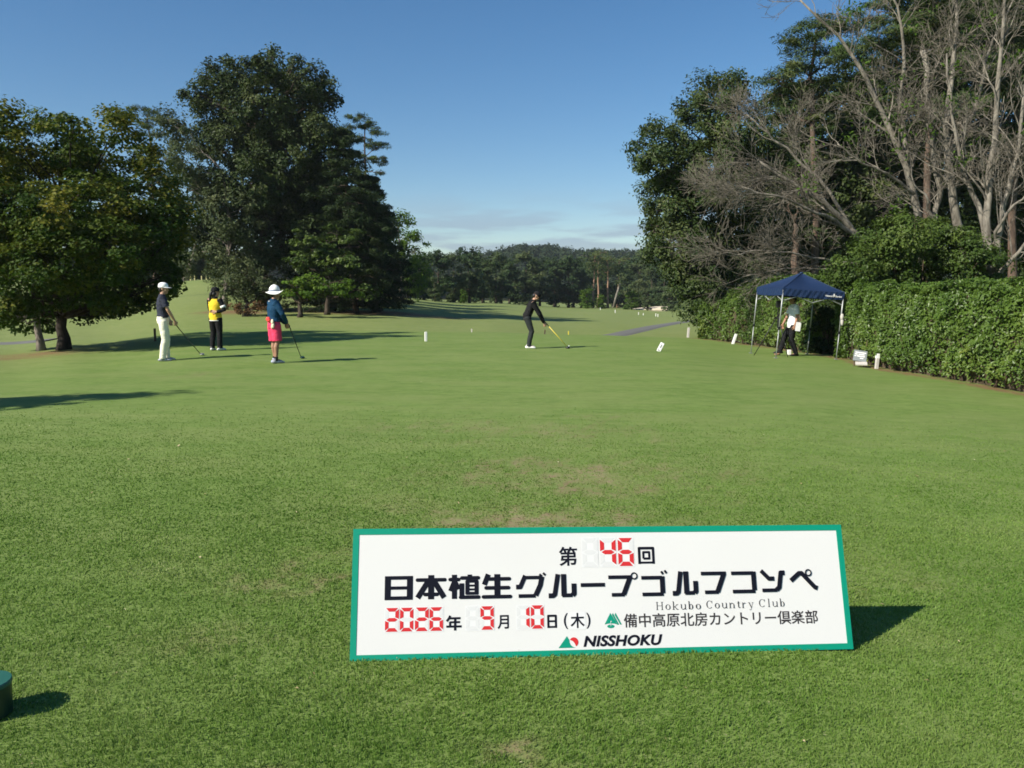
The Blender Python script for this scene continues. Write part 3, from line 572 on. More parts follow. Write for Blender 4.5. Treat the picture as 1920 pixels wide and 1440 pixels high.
# bare, pale trees behind the hedge
def deadtree(label, stems, d, seed, rb, lev=((9, 2.3), (7, 1.1), (5, .5)), up=.35, name='bare_tree', base=None, leafy=0, bias=(0, 0, 0), spr=.75, wv=.13):
    rng = np.random.default_rng(seed); root = thing(name, base, label, 'tree'); a = Acc(); w = Acc(); tips = []
    def branch(s, dr, L, r, k):
        dr = unit(dr); n = 6; e = np.array(s, float); pts = [e.copy()]; v = dr.copy(); curl = rng.normal(size=3)*.22
        for i in range(n-1):
            v = unit(v+rng.normal(size=3)*wv+curl*.5+np.array([0, 0, .10*up])); e = e+v*L/(n-1); pts.append(e.copy())
        pts = np.array(pts); tube(a if k == 0 else w, pts, np.linspace(r, max(r*.25, .0045), n), (6, 5, 4, 3)[min(k+0, 3)], cap=False)
        if k < len(lev)-1:
            cnt, ln = lev[k+1]; cnt = max(2, int(cnt*rng.uniform(.7, 1.2)))
            for j in range(cnt):
                t = rng.uniform(.22, 1.0); f = t*(n-1); i = min(int(f), n-2); p = pts[i]+(pts[i+1]-pts[i])*(f-i); tg = unit(pts[i+1]-pts[i])
                q = rng.normal(size=3); q = unit(q-tg*(q@tg)); branch(p, tg*.85+q*spr+np.array([0, 0, up*.25]), ln*rng.uniform(.55, 1.2)*(1.1-.4*t), max(.0055, r*.42), k+1)
        else: tips.append(pts[-1])
    for st in stems:
        pts = np.array([P(x, y, d+o) for x, y, o in st['p']]); t = np.linspace(0, 1, len(pts)); q = np.linspace(0, 1, 14)
        tp = np.stack([np.interp(q, t, pts[:, i]) for i in range(3)], 1); 
        for _ in range(2): tp[1:-1] = (tp[:-2]+2*tp[1:-1]+tp[2:])/4
        tp = wob(tp, .035, rng); r0 = st['r']*.85; r1 = st.get('r1', r0*.3)
        tube(a, tp, np.linspace(r0, r1, 14), 10)
        cnt, ln = lev[0]; cnt = st.get('n', cnt); lo = st.get('lo', .35)
        for j in range(cnt):
            t = rng.uniform(lo, 1.0); f = t*13; i = min(int(f), 12); p = tp[i]+(tp[i+1]-tp[i])*(f-i); tg = unit(tp[i+1]-tp[i])
            q = rng.normal(size=3); q = unit(q-tg*(q@tg)); branch(p, tg*.8+q*spr+np.array([0, 0, up*.3])+np.array(bias), ln*rng.uniform(.55, 1.2)*(1.15-.4*t), max(.012, (r0+(r1-r0)*t)*.40), 0)
    obj('trunk', a, BM['dead'], root, smooth=True); obj('twigs', w, BM['deadtwig'], root)
    if leafy:
        tips = np.array(tips); tips = tips[rng.choice(len(tips), leafy)]; la = Acc()
        idx = np.repeat(np.arange(leafy), 26); pos = tips[idx]+rng.normal(size=(len(idx), 3))*.16; L = .13*rng.uniform(.6, 1.3, len(idx))
        leaves(la, pos, rng.normal(size=(len(idx), 3))+[0, 0, .8], L, L*.5, rng); obj('leaf_tufts', la, LM['bright'], root)['kind'] = 'stuff'
    return root
deadtree('leaning bare tree with a fan of fine twigs sweeping left above the canopy tent',
    [dict(p=[(1665, 540, 0), (1628, 468, 0), (1580, 405, 0), (1530, 365, -.3), (1470, 335, -.5), (1420, 300, -.6)], r=.17, r1=.03, n=15, lo=.3),
     dict(p=[(1610, 450, 0), (1560, 410, -.5), (1500, 385, -.9), (1440, 365, -1.2), (1390, 350, -1.3)], r=.085, r1=.02, n=13, lo=.25),
     dict(p=[(1600, 430, 0), (1550, 350, .3), (1500, 300, .5), (1440, 250, .6), (1400, 215, .6)], r=.075, r1=.02, n=11, lo=.3),
     dict(p=[(1640, 500, 0), (1560, 490, -.6), (1490, 475, -1), (1420, 470, -1.3), (1370, 480, -1.4)], r=.06, r1=.018, n=10, lo=.2),
     dict(p=[(1600, 520, .2), (1530, 500, -.2), (1460, 505, -.6), (1390, 520, -.9)], r=.045, r1=.015, n=8, lo=.2)],
    28.5, 31, .17, lev=((11, 2.0), (9, 1.15), (7, .65)), spr=.5, wv=.10, up=.25, base=G(1665, 28.5), bias=(-.45, -.1, .02))
deadtree('bare tree with two pale upright stems, one cut off square, left of the thick cluster',
    [dict(p=[(1735, 520, 0), (1720, 430, 0), (1718, 360, 0), (1690, 290, 0), (1650, 210, 0), (1625, 130, 0), (1560, 60, 0), (1500, 0, 0)], r=.17, r1=.025, n=18, lo=.3),
     dict(p=[(1720, 400, 0), (1712, 330, .3), (1690, 240, .3), (1685, 180, .3), (1700, 100, .3), (1690, 20, .3), (1640, -60, .3)], r=.12, r1=.02, n=14, lo=.35),
     dict(p=[(1740, 420, -.2), (1765, 370, -.2), (1750, 300, -.3), (1745, 210, -.3), (1730, 95, -.3)], r=.1, r1=.075, n=9, lo=.3),
     dict(p=[(1720, 370, 0), (1670, 330, -.4), (1620, 310, -.7), (1570, 270, -.9)], r=.07, r1=.018, n=10, lo=.2)],
    26.5, 32, .17, lev=((11, 2.0), (8, 1.0), (5, .5)), up=.4, base=G(1735, 26.5), leafy=26)
deadtree('thick bare tree with one curving scarred stem rising right of the shrub mound',
    [dict(p=[(1815, 520, 0), (1808, 470, 0), (1785, 390, 0), (1775, 300, 0), (1765, 220, 0), (1790, 120, 0), (1800, 30, 0), (1780, -80, 0)], r=.19, r1=.03, n=18, lo=.3),
     dict(p=[(1800, 440, 0), (1755, 420, -.3), (1735, 370, -.3), (1700, 330, -.4)], r=.07, r1=.018, n=7, lo=.2),
     dict(p=[(1775, 300, 0), (1830, 200, .3), (1850, 100, .3), (1900, 0, .3)], r=.09, r1=.02, n=12, lo=.3)],
    26.0, 33, .19, lev=((11, 2.0), (8, 1.0), (5, .5)), up=.4, base=G(1815, 26.0), leafy=14)
deadtree('many stemmed bare tree spreading like a vase at the right edge behind the hedge',
    [dict(p=[(1862, 545, 0), (1852, 480, 0), (1850, 400, 0), (1858, 300, 0), (1872, 180, 0), (1875, 60, 0), (1890, -60, 0)], r=.16, r1=.03, n=16, lo=.35),
     dict(p=[(1858, 500, 0), (1848, 430, .3), (1820, 350, .4), (1798, 290, .4), (1785, 200, .4), (1775, 100, .4)], r=.12, r1=.02, n=12, lo=.35),
     dict(p=[(1862, 510, -.1), (1875, 430, -.3), (1890, 350, -.4), (1915, 260, -.4), (1930, 120, -.4), (1960, 0, -.4)], r=.11, r1=.02, n=12, lo=.35),
     dict(p=[(1868, 540, -.2), (1878, 505, -.4), (1915, 470, -.6), (1960, 420, -.8), (2010, 360, -.9)], r=.09, r1=.02, n=9, lo=.3),
     dict(p=[(1862, 470, 0), (1872, 420, -.5), (1905, 385, -.8), (1950, 340, -1)], r=.07, r1=.02, n=9, lo=.3)],
    24.5, 34, .16, lev=((11, 1.8), (8, .95), (5, .5)), up=.45, base=G(1862, 24.5), leafy=12)
shrub('tall glossy green shrub mound rising over the hedge right of the tent', PL([(1600, 500, 40), (1640, 470, 46), (1690, 450, 46), (1735, 460, 50), (1780, 470, 44), (1820, 490, 42), (1850, 505, 34), (1660, 505, 46), (1720, 505, 46), (1780, 510, 42), (1575, 520, 24), (1700, 425, 24), (1665, 430, 18)], 24.0, rg, .8, 1.2), LM['ivy'], 40, G(1720, 24.0),
      leaf=.092, asp=.6, cl=.32, per=110, dens=1.8, inner=.6)
shrub('dark leaved shrub added for the shade in the hedge gap behind the tent', PL([(1535, 600, 30), (1560, 575, 28), (1585, 600, 28), (1555, 640, 30), (1580, 648, 26), (1535, 648, 24), (1600, 565, 26), (1560, 610, 30)], 24.9, rg, .25), LM['dark'], 42, G(1560, 24.9), leaf=.13, cl=.34, per=60, dens=1.4)  # dark leaf colour stands in for the canopy shade and deep opening here
shrub('leafy bush at the left end of the hedge, under the bare twigs', PL([(1350, 600, 34), (1330, 585, 22), (1380, 580, 40), (1420, 560, 34), (1340, 615, 20), (1400, 610, 34)], 31.5, rg, .6), LM['ivy'], 41, G(1375, 31.5), leaf=.14, cl=.36, per=46, dens=1.2)
# hedge
def hedge(label, y0, y1, hf, seed, width=1.3, dens=1900, leaf=.079):
    rng = np.random.default_rng(seed); base = np.array([float(HX((y0+y1)/2))+width/2, (y0+y1)/2, gz(HX((y0+y1)/2), (y0+y1)/2)])
    root = thing('hedge', base, label, 'hedge'); L = y1-y0; hm = 2.0
    pos = []; nr = []
    def put(n, fn):
        p, q = fn(n); pos.append(p); nr.append(q)
    def disp(y, h, s): return .22*(vnoise(y, h, .7, s)-.5)+.26*(vnoise(y, h, .24, s+3)-.5)
    def front(n):
        y = rng.uniform(y0, y1, n); x = HX(y); g = ground(x, y); t = rng.uniform(0.02, 1, n)**.9; h = t*hf(y)
        thin = (rng.uniform(size=n) < .25+1.3*h); y, x, g, h = y[thin], x[thin], g[thin], h[thin]; n = len(y)
        x = x+.12*smooth(.45, 0, h)-disp(y, h, 1)+np.abs(rng.normal(0, .19, n))+.5*smooth(-.25, 0, h-hf(y))*.35; return np.column_stack([x, y, g+h]), np.tile([-.9, -.35, .45], (n, 1))
    def top(n):
        y = rng.uniform(y0, y1, n); u = rng.uniform(0, 1, n); x = HX(y)+u*width; g = ground(HX(y), y)
        return np.column_stack([x, y, g+hf(y)+disp(y, x, 4)+.05-np.abs(rng.normal(0, .08, n))]), np.tile([-.1, -.2, 1.0], (n, 1))
    def end(n, ye, s):
        u = rng.uniform(0, 1, n); x = HX(ye)+u*width; g = gz(HX(ye), ye); h = rng.uniform(0, 1, n)*hf(np.full(n, ye))
        return np.column_stack([x, ye-s*np.abs(rng.normal(0, .1, n)), g+h]), np.tile([-.2, s*.9, .4], (n, 1))
    put(int(L*hm*dens), front); put(int(L*width*dens*.9), top); put(int(width*hm*dens), lambda n: end(n, y0, -1)); put(int(width*hm*dens), lambda n: end(n, y1, 1))
    pos = np.concatenate(pos); nr = np.concatenate(nr); n = len(pos); a = Acc(); l = leaf*rng.uniform(.6, 1.4, n)
    leaves(a, pos, nr+rng.normal(size=(n, 3))*.55, l, l*.55, rng, np.clip(.15+.8*vnoise(pos[:, 1], pos[:, 2], .35, 11)*vnoise(pos[:, 1], pos[:, 2], 1.4, 12)*1.6, 0, 1)); obj('foliage', a, LM['hedge'], root)
    c = Acc(); m = int(L*4)+2; ys = np.linspace(y0+.12, y1-.12, m); V = []  # solid dark core added inside the hedge to block light
    for y in ys:
        x = float(HX(y)); g = gz(x, y); h = float(hf(np.array([y]))[0])-.14
        V += [[x+.34, y, g-.1], [x+.16, y, g+h*.5], [x+.2, y, g+h], [x+width-.12, y, g+h], [x+width-.1, y, g-.1]]
    i, j = np.meshgrid(np.arange(m-1), np.arange(4), indexing='ij'); k = (i*5+j).ravel()
    c.add(V, [np.stack([k, k+1, k+6, k+5], 1), np.array([[0, 4, 3], [0, 3, 2], [0, 2, 1], [(m-1)*5, (m-1)*5+1, (m-1)*5+2], [(m-1)*5, (m-1)*5+2, (m-1)*5+3], [(m-1)*5, (m-1)*5+3, (m-1)*5+4]])])
    for y in np.linspace(y0+.2, y1-.2, int(L*5)):
        x = float(HX(y))+rng.uniform(.2, .5); g = gz(x, y)
        for _ in range(2): tube(c, [[x, y, g-.05], [x+rng.normal()*.1-.06, y+rng.normal()*.12, g+.45], [x+rng.normal()*.15-.1, y+rng.normal()*.2, g+.9]], [.018, .012, .006], 5)
    obj('branches', c, BM['twig'], root); return root  # holds the foot stems together with the light-blocking core
def hh(base, rng=0): return lambda y: base+.10*(vnoise(y, np.zeros_like(y), 1.1, 7)-.5)
hedge('long clipped bright green hedge running from the tent to the right edge of the view', 8.6, 23.35, lambda y: 1.95+.14*(vnoise(y, y*0, 1.1, 7)-.5), 50)
hedge('shorter clipped hedge behind and left of the tent, lower at its far end', 24.9, 31.6, lambda y: 2.28-.05*(y-25)-.95*smooth(28.0, 31.6, y)+.16*(vnoise(y, y*0, .9, 9)-.5), 51)
# ------------------------------------------------------------------ the far wood beyond the fairway
tree('pale green pointed tree standing alone in sun just right of the dark clump', G(752, 95), [P(752, 520, 95), P(750, 470, 95), P(746, 430, 95)], .22,
     PL([(744, 418, 13), (762, 412, 12), (775, 440, 15), (790, 465, 16), (752, 405, 7), (730, 440, 14), (750, 450, 22), (768, 455, 16), (735, 480, 22), (765, 490, 26), (780, 475, 14), (745, 520, 24), (785, 510, 20), (775, 535, 22)], 95, rg, .8, 1.15), LM['bright'], BM['grey'], 60, name='broadleaf_tree', leaf=.36, cl=.8, per=40, dens=1.1, holes=.1)
def proto(seed, kind):
    rng = np.random.default_rng(seed); lob = []
    if kind == 'pine':
        for _ in range(11):
            a = rng.uniform(0, 6.28); q = rng.uniform(0, 2.0); h = rng.uniform(7.2, 11.6); lob.append((np.array([math.cos(a)*q, math.sin(a)*q, h]), np.array([1.35, 1.35, .6])))
        return lob, [np.array([.1, 0, 5]), np.array([.25, .1, 8]), np.array([.2, 0, 10.5])], .2
    lo = {'round': .7, 'tall': .9, 'low': .5}[kind]
    for _ in range(22):
        h = rng.uniform(lo, 11.2); t = h/12; w = (2.9 if kind != 'tall' else 2.2)*math.sin(math.pi*min(1, .12+t*.86))**.6
        a = rng.uniform(0, 6.28); q = w*rng.uniform(.35, 1.0); lob.append((np.array([math.cos(a)*q, math.sin(a)*q, h]), np.array([1.5, 1.5, 1.15])*rng.uniform(.75, 1.15)))
    return lob, [np.array([0, 0, 3.0]), np.array([.2, 0, 6.0]), np.array([0, .2, 9.0])], .24
LM['far'] = leafmat('far_wood_leaf', [(0, (0.0216, 0.0450, 0.0180)), (.5, (0.0450, 0.0792, 0.0288)), (1, (0.0945, 0.1215, 0.0495))], .22, .55, .3, .07, .6)
LM['far2'] = leafmat('far_olive_leaf', [(0, (0.0378, 0.0630, 0.0234)), (.5, (0.0702, 0.1008, 0.0378)), (1, (0.1260, 0.1440, 0.0630))], .22, .55, .3, .07, .6)
KIND = {'r': ('round', 'far'), 't': ('tall', 'far'), 'o': ('low', 'far2'), 'p': ('pine', 'pine'), 'b': ('low', 'bright')}
SAY = {'r': 'round crowned dark tree', 't': 'narrow tall dark tree', 'o': 'olive green tree', 'p': 'red trunked pine with a high tuft', 'b': 'low light green tree'}
PRO = {}; BM['redpine'] = barkmat('far_red_bark', (.20, .12, .08), (.38, .24, .16))
FAR = [(668, 63, 350, 't'), (690, 70, 380, 'r'), (705, 80, 390, 't'), (712, 90, 405, 'r'), (640, 76, 330, 'r'), (600, 66, 320, 't'), (795, 118, 478, 't'), (822, 124, 470, 'r'), (850, 128, 474, 'o'), (880, 132, 471, 'r'), (905, 138, 478, 't'), (930, 142, 484, 'r'), (955, 150, 478, 't'), (985, 152, 480, 'o'), (1012, 155, 484, 'r'), (1040, 160, 480, 't'), (1066, 160, 488, 'r'),
       (1090, 163, 497, 't'), (1112, 166, 480, 'p'), (1122, 172, 474, 'p'), (1140, 166, 486, 'p'), (1158, 176, 482, 'p'), (1172, 168, 494, 'r'), (1196, 166, 500, 'o'), (1222, 160, 496, 'o'), (1246, 158, 500, 'r'), (1262, 140, 486, 'o'),
       (1100, 150, 548, 'b'), (1128, 150, 552, 'b'), (1185, 150, 545, 'b'), (1215, 146, 550, 'o'), (845, 118, 535, 'o'), (815, 112, 530, 'o'), (868, 118, 540, 'b'), (1000, 170, 492, 't'), (1075, 178, 484, 'r'), (940, 160, 492, 'o'), (1200, 182, 478, 'r'), (1235, 178, 476, 't'), (890, 150, 486, 'o'),
       (1130, 185, 494, 'r'), (1105, 188, 500, 't'), (1155, 190, 496, 'o'),
       (765, 116, 486, 'r'), (740, 120, 480, 'r'), (720, 112, 470, 'o'),
       (210, 98, 400, 'r'), (250, 102, 420, 'o'), (290, 98, 410, 'r'), (325, 100, 420, 't'), (355, 97, 430, 'r'), (385, 99, 440, 'o'), (410, 96, 450, 'r')]
ORD = ['first', 'second', 'third', 'fourth', 'fifth', 'sixth', 'seventh', 'eighth', 'ninth', 'tenth', 'eleventh', 'twelfth', 'thirteenth']
srt = sorted(range(len(FAR)), key=lambda i: FAR[i][0]); cnt = {}
for i in srt:
    px, d, py, k = FAR[i]; zone = 'a' if px < 430 else ('c' if px < 713 else 'b'); cnt[(k, zone)] = cnt.get((k, zone), 0)+1
    lb = f"{SAY[k]} of the far wood, {ORD[cnt[(k, zone)]-1]} such from the left" if zone == 'b' else f"{SAY[k]} in the shade behind the left clump, {ORD[cnt[(k, zone)]-1]} such from the left" if zone == 'c' else f"{SAY[k]} far off between maple and clump, {ORD[cnt[(k, zone)]-1]} such"
    grp = 'trees of the far wood at the end of the fairway' if zone == 'b' else 'trees at the back of the left clump' if zone == 'c' else 'far trees behind the green slope on the left'
    g = G(px, d); top = P(px, py+9*math.sin(i*2.7)-2, d)[2]; H = max(2.0, top-g[2])
    if k not in PRO:
        lob, tr, r0 = proto(70+len(PRO), KIND[k][0])
        r = tree(lb, (0, 0, 0), tr, r0, lob, LM[KIND[k][1]], BM['redpine'] if k == 'p' else BM['dark'], 70+len(PRO), name='pine_tree' if k == 'p' else 'broadleaf_tree', group=grp, sub=2,
                 leaf=.42 if k != 'p' else .4, asp=.6 if k != 'p' else .3, cl=.85, per=34, dens=1.0, flat=.7, holes=.15)
        PRO[k] = r; r.location = g; s = H/12; r.scale = (s*1.1, s*1.1, s); r['group'] = grp
    else:
        s = H/12; w = s*(1.15 if k != 'b' else 1.7); o = dup(PRO[k], g, (i*2.399) % 6.28, (w, w, s), lb, grp)
# leaning bare trunk of a pine far off on the left slope
lt = thing('leaning_trunk', G(346, 92), 'slanting bare trunk far off on the green slope, left of the clump', 'tree'); a = Acc(); tube(a, [P(344, 531, 92), P(352, 508, 92), P(362, 480, 92), P(368, 455, 92)], [.26, .22, .2, .15], 8); obj('trunk', a, BM['grey'], lt, smooth=True)
a = Acc(); crown(a, PL([(370, 440, 14), (380, 450, 14), (360, 432, 12)], 92, rg), np.random.default_rng(3), leaf=.35, cl=.7, per=36); obj('crown', a, LM['pine'], lt)
lt = thing('leaning_trunk', G(1154, 148), 'white slanting slender trunk at the end of the fairway', 'tree'); a = Acc(); tube(a, [P(1150, 577, 148), P(1156, 553, 148), P(1163, 530, 148)], [.2, .18, .14], 8); obj('trunk', a, BM['dead'], lt, smooth=True)
a = Acc(); crown(a, PL([(1165, 522, 8), (1160, 530, 6)], 148, rg), np.random.default_rng(4), leaf=.4, cl=.7, per=30); obj('crown', a, LM['far2'], lt)

# wooded hill closing the view
def hillz(x, y):
    pxh = 960+F*x/np.maximum(y, 1); prof = np.interp(pxh, [-600, 200, 600, 850, 910, 950, 985, 1030, 1070, 1130, 1200, 1280, 1600, 2400], [530, 510, 500, 484, 475, 466, 461, 463, 470, 471, 470, 472, 472, 500])
    zt = 1.6+(545-prof)/F*470 - 10.5
    return zt*smooth(290, 455, y)*(1-.5*smooth(480, 700, y))+ground(x, y)*(1-smooth(290, 455, y))-.5
ys = np.linspace(285, 700, 40); xs = np.linspace(-420, 520, 90); Dg, Xg = np.meshgrid(ys, xs, indexing='ij'); a = Acc()
i, j = np.meshgrid(np.arange(39), np.arange(89), indexing='ij'); k = (i*90+j).ravel(); a.add(np.stack([Xg, Dg, hillz(Xg, Dg)], -1).reshape(-1, 3), [np.stack([k, k+1, k+91, k+90], 1)])
tag(obj('hill', a, plain('forest_floor', (.035, .045, .022), .95, .05, var=.3, scale=.05), smooth=True), kind='structure')
def forest():
    rng = np.random.default_rng(77); a = Acc(); n = 4300
    y = rng.uniform(300, 490, n); px = rng.uniform(50, 1900, n); x = (px-960)/F*y; z = hillz(x, y); s = rng.uniform(2.4, 4.4, n)
    m = 85; idx = np.repeat(np.arange(n), m); d = rng.normal(size=(n*m, 3)); d /= np.linalg.norm(d, axis=1, keepdims=True); d[:, 2] = np.abs(d[:, 2])*1.1-.25
    f = rng.uniform(.55, 1.05, n*m); hgt = rng.uniform(4, 8, n)
    pos = np.column_stack([x, y, z+hgt])[idx]+d*f[:, None]*s[idx][:, None]*[1, 1, 1.1]
    L = rng.uniform(.8, 1.7, n*m); leaves(a, pos, d+[0, 0, .5]+rng.normal(size=d.shape)*.5, L, L*.7, rng)
    m_ = leafmat('hill_forest_leaf', [(0, (.022, .038, .018)), (.45, (.042, .062, .028)), (.75, (.075, .078, .040)), (1, (.12, .095, .06))], .2, .6, .2, .035, .7)
    tag(obj('hill_forest', a, m_), 'mixed green and brownish forest covering the far hill', 'forest', kind='stuff')
forest()
# tree beyond the left edge of the view whose tip throws the shadow across the near turf
cone = [(np.array([-13.0, 7.75, h]), np.array([r, r, .9])) for h, r in ((1.7, 2.5), (2.6, 2.3), (3.5, 1.8), (4.4, 1.25), (5.2, .7), (5.9, .4))]
tree('conical tree just left of the view whose shadow lies across the near turf', (-13, 7.75, gz(-13, 7.75)), [(-13, 7.75, 2), (-13, 7.75, 4), (-13, 7.75, 5.6)], .14, cone, LM['dark'], BM['dark'], 90, name='conical_tree', leaf=.2, cl=.4, per=50, dens=1.5, inner=.2, holes=0)
# bunkers and little mounds at the end of the fairway
def bunker(px0, px1, yb0, yb1, yt0, yt1, d, lab):
    a = Acc(); n = 24; V = []
    for i in range(n):
        t = i/(n-1); e = math.sin(math.pi*t)**.45; px = px0+(px1-px0)*t; yb = yb0+(yb1-yb0)*t; yt = yt0+(yt1-yt0)*t; ym = (yb+yt)/2
        lo = P(px, ym+(yb-ym)*e-.8, d); hi = P(px, ym+(yt-ym)*e-.8, d+4.0); V += [lo-[0, 0, .5], lo, lo*.5+hi*.5-[0, 0, .05], hi, hi+[0, 3, -1.2]]
    k = np.arange(n-1); a.add(V, [np.concatenate([np.stack([k*5+c, (k+1)*5+c, (k+1)*5+c+1, k*5+c+1], 1) for c in range(4)])])
    tag(obj('bunker', a, M_SAND, smooth=True), kind='structure')
bunker(1186, 1252, 581.5, 578.5, 578.5, 573.5, 150, '')
bunker(1192, 1262, 587.5, 587.0, 583.5, 583.5, 138, '')

# the morning air: one box of thin even haze round the whole place
a = Acc(); box(a, (0, 350, 28), (2600, 1000, 84)); hz = obj('haze', a, None); tag(hz, kind='stuff')
hm_ = bpy.data.materials.new('haze'); hm_.use_nodes = True; hn = hm_.node_tree.nodes; hl = hm_.node_tree.links; hn.remove(hn['Principled BSDF'])
pv = hn.new('ShaderNodeVolumePrincipled'); pv.inputs['Color'].default_value = (.80, .87, .95, 1); pv.inputs['Density'].default_value = .0002; pv.inputs['Anisotropy'].default_value = .2
hl.new(pv.outputs[0], hn['Material Output'].inputs['Volume']); hz.data.materials.append(hm_)
# ------------------------------------------------------------------ the tournament board
S_B = np.array([-.70347, 3.43822, 0.0]); S_U = np.array([.99444686, .10310696, -.02108087]); S_V = np.array([-.01434, .331201, .94345124]); S_N = np.cross(S_U, S_V)
S_W, S_H = 2.296, .5654
S_B = S_B + np.array([0, 0, gz(S_B[0], S_B[1])])
board = thing('tournament_sign', S_B, 'long white tournament board with a green border leaning back on the turf', 'sign')
def sp(u, v, z=0.0): return S_B+S_U*u+S_V*v+S_N*z
class Flat:
    def __init__(s): s.a = Acc(); s.k = 0
    def poly(s, uv, z=.0012, org=None):
        zz = z+s.k*2e-5; s.k += 1
        V = [sp(u, v, zz) for u, v in uv]; s.a.add(V, [np.array([list(range(len(V)))])]); return s
    def stroke(s, pts, w, rc=False, z=.0012):
        pts = [np.array(p, float) for p in pts]
        for p, q in zip(pts[:-1], pts[1:]):
            d = unit(q-p); n = np.array([-d[1], d[0]])*w/2; s.poly([p-n, q-n, q+n, p+n], z)
        for i, p in enumerate(pts):
            if rc or 0 < i < len(pts)-1: s.poly([p+w/2*np.array([math.cos(t), math.sin(t)]) for t in np.linspace(0, 2*math.pi, 17)[:-1]], z)
        return s
    def ring(s, c, r, w, z=.0012):
        t = np.linspace(0, 2*math.pi, 25)
        for a_, b_ in zip(t[:-1], t[1:]): s.poly([(c[0]+r*math.cos(a_), c[1]+r*math.sin(a_)), (c[0]+r*math.cos(b_), c[1]+r*math.sin(b_)), (c[0]+(r-w)*math.cos(b_), c[1]+(r-w)*math.sin(b_)), (c[0]+(r-w)*math.cos(a_), c[1]+(r-w)*math.sin(a_))], z)
        return s
def textmesh(s, bold=0.0, shear=0.0, spacing=1.0):
    c = bpy.data.curves.new('t', 'FONT'); c.body = s; c.offset = bold; c.shear = shear; c.space_character = spacing; c.resolution_u = 4
    o = bpy.data.objects.new('t', c); COL.objects.link(o); dg = bpy.context.evaluated_depsgraph_get()
    me = bpy.data.meshes.new_from_object(o.evaluated_get(dg)); bpy.data.objects.remove(o); bpy.data.curves.remove(c)
    V = np.empty(len(me.vertices)*3); me.vertices.foreach_get('co', V); V = V.reshape(-1, 3); fs = {}
    for p in me.polygons: fs.setdefault(len(p.vertices), []).append(list(p.vertices))
    bpy.data.meshes.remove(me); return V, [np.array(f) for f in fs.values()]
def lettering(acc, s, u0, u1, v0, v1, z=.0012, **kw):
    V, fs = textmesh(s, **kw); lo, hi = V.min(0), V.max(0); k = (V-lo)/np.maximum(hi-lo, 1e-6)
    acc.add(np.array([sp(u0+(u1-u0)*a, v0+(v1-v0)*b, z) for a, b, _ in k]), fs); return acc
M_BOARD = plain('white_board', (.67, .665, .645), .42, .4, var=.035, scale=1.6); M_GRN = plain('green_border_paint', (.0, .25, .155), .45, .4, var=.04)
M_INK = plain('navy_black_print', (.006, .007, .014), .6, .12, var=.05); M_RED = plain('red_segments', (.56, .024, .026), .45, .4, var=.05); M_GHOST = plain('digit_card', (.70, .70, .69), .35, .4, var=.01)
M_GHOST2 = plain('pale_segments', (.64, .64, .63), .4, .4, var=.01)
a = Acc(); V = [sp(u, v, z) for z in (-.012, 0) for u, v in ((0, 0), (S_W, 0), (S_W, S_H), (0, S_H))]; a.add(V, [BOXF]); obj('panel', a, M_BOARD, board)
a = Acc(); bw = .0245; fr = .0022
for u0, v0, u1, v1 in ((-.002, -.002, S_W+.002, bw), (-.002, S_H-bw, S_W+.002, S_H+.002), (-.002, bw, bw, S_H-bw), (S_W-bw, bw, S_W+.002, S_H-bw)):
    a.add([sp(u, v, z) for z in (-.0135, fr) for u, v in ((u0, v0), (u1, v0), (u1, v1), (u0, v1))], [BOXF])
obj('border', a, M_GRN, board)
# big title in a heavy square gothic: thin bars, thick stems
f = Flat(); T, K = .0160, .0268          # bar and stem widths
def tbl(u0, u1, v0, v1): return lambda x, y: (u0+(u1-u0)*x, v0+(v1-v0)*y)
def S_(m, pts, w, rc=False): f.stroke([m(*p) for p in pts], w, rc)
m = tbl(.144, .266, .255, .357)          # 日
S_(m, [(.10, 0), (.10, 1)], K); S_(m, [(.90, 0), (.90, 1)], K); S_(m, [(0, .93), (1, .93)], T); S_(m, [(.1, .50), (.9, .50)], T*.9); S_(m, [(0, .07), (1, .07)], T)
m = tbl(.280, .416, .255, .360)          # 本
S_(m, [(.05, .80), (.95, .80)], T, True); S_(m, [(.5, 0), (.5, 1)], K); S_(m, [(.42, .78), (.06, .06)], K*.9); S_(m, [(.58, .78), (.93, .06)], K*.9); S_(m, [(.30, .20), (.70, .20)], T, True)
m = tbl(.427, .565, .255, .360)          # 植
S_(m, [(.04, .80), (.32, .80)], T, True); S_(m, [(.18, 0), (.18, 1)], K*.85); S_(m, [(.17, .70), (.05, .32)], K*.75); S_(m, [(.2, .70), (.32, .40)], K*.75)
S_(m, [(.42, .86), (.96, .86)], T, True); S_(m, [(.68, .70), (.68, 1)], T*1.25); S_(m, [(.42, .64), (.42, .07)], T*1.35); S_(m, [(.38, .06), (.97, .06)], T, True)
S_(m, [(.60, .18), (.60, .74)], T*1.15); S_(m, [(.90, .18), (.90, .74)], T*1.15); S_(m, [(.55, .72), (.95, .72)], T*.8); S_(m, [(.6, .54), (.9, .54)], T*.55); S_(m, [(.6, .38), (.9, .38)], T*.55); S_(m, [(.55, .22), (.95, .22)], T*.8)
m = tbl(.575, .709, .255, .360)          # 生
S_(m, [(.22, 1), (.08, .56)], K*.85); S_(m, [(.18, .80), (.93, .80)], T, True); S_(m, [(.52, .04), (.52, 1)], K); S_(m, [(.14, .43), (.90, .43)], T, True); S_(m, [(.05, .06), (.96, .06)], T, True)
m = tbl(.727, .865, .255, .357)          # グ
S_(m, [(.33, .95), (.16, .46), (.02, .46)], K*.75); S_(m, [(.30, .86), (.86, .86)], T*.95); S_(m, [(.88, .90), (.82, .52), (.66, .08)], K*.85); S_(m, [(.10, .07), (.66, .07)], T)
S_(m, [(.80, 1.0), (.88, .90)], T*.62); S_(m, [(.92, 1.05), (1.0, .95)], T*.62)
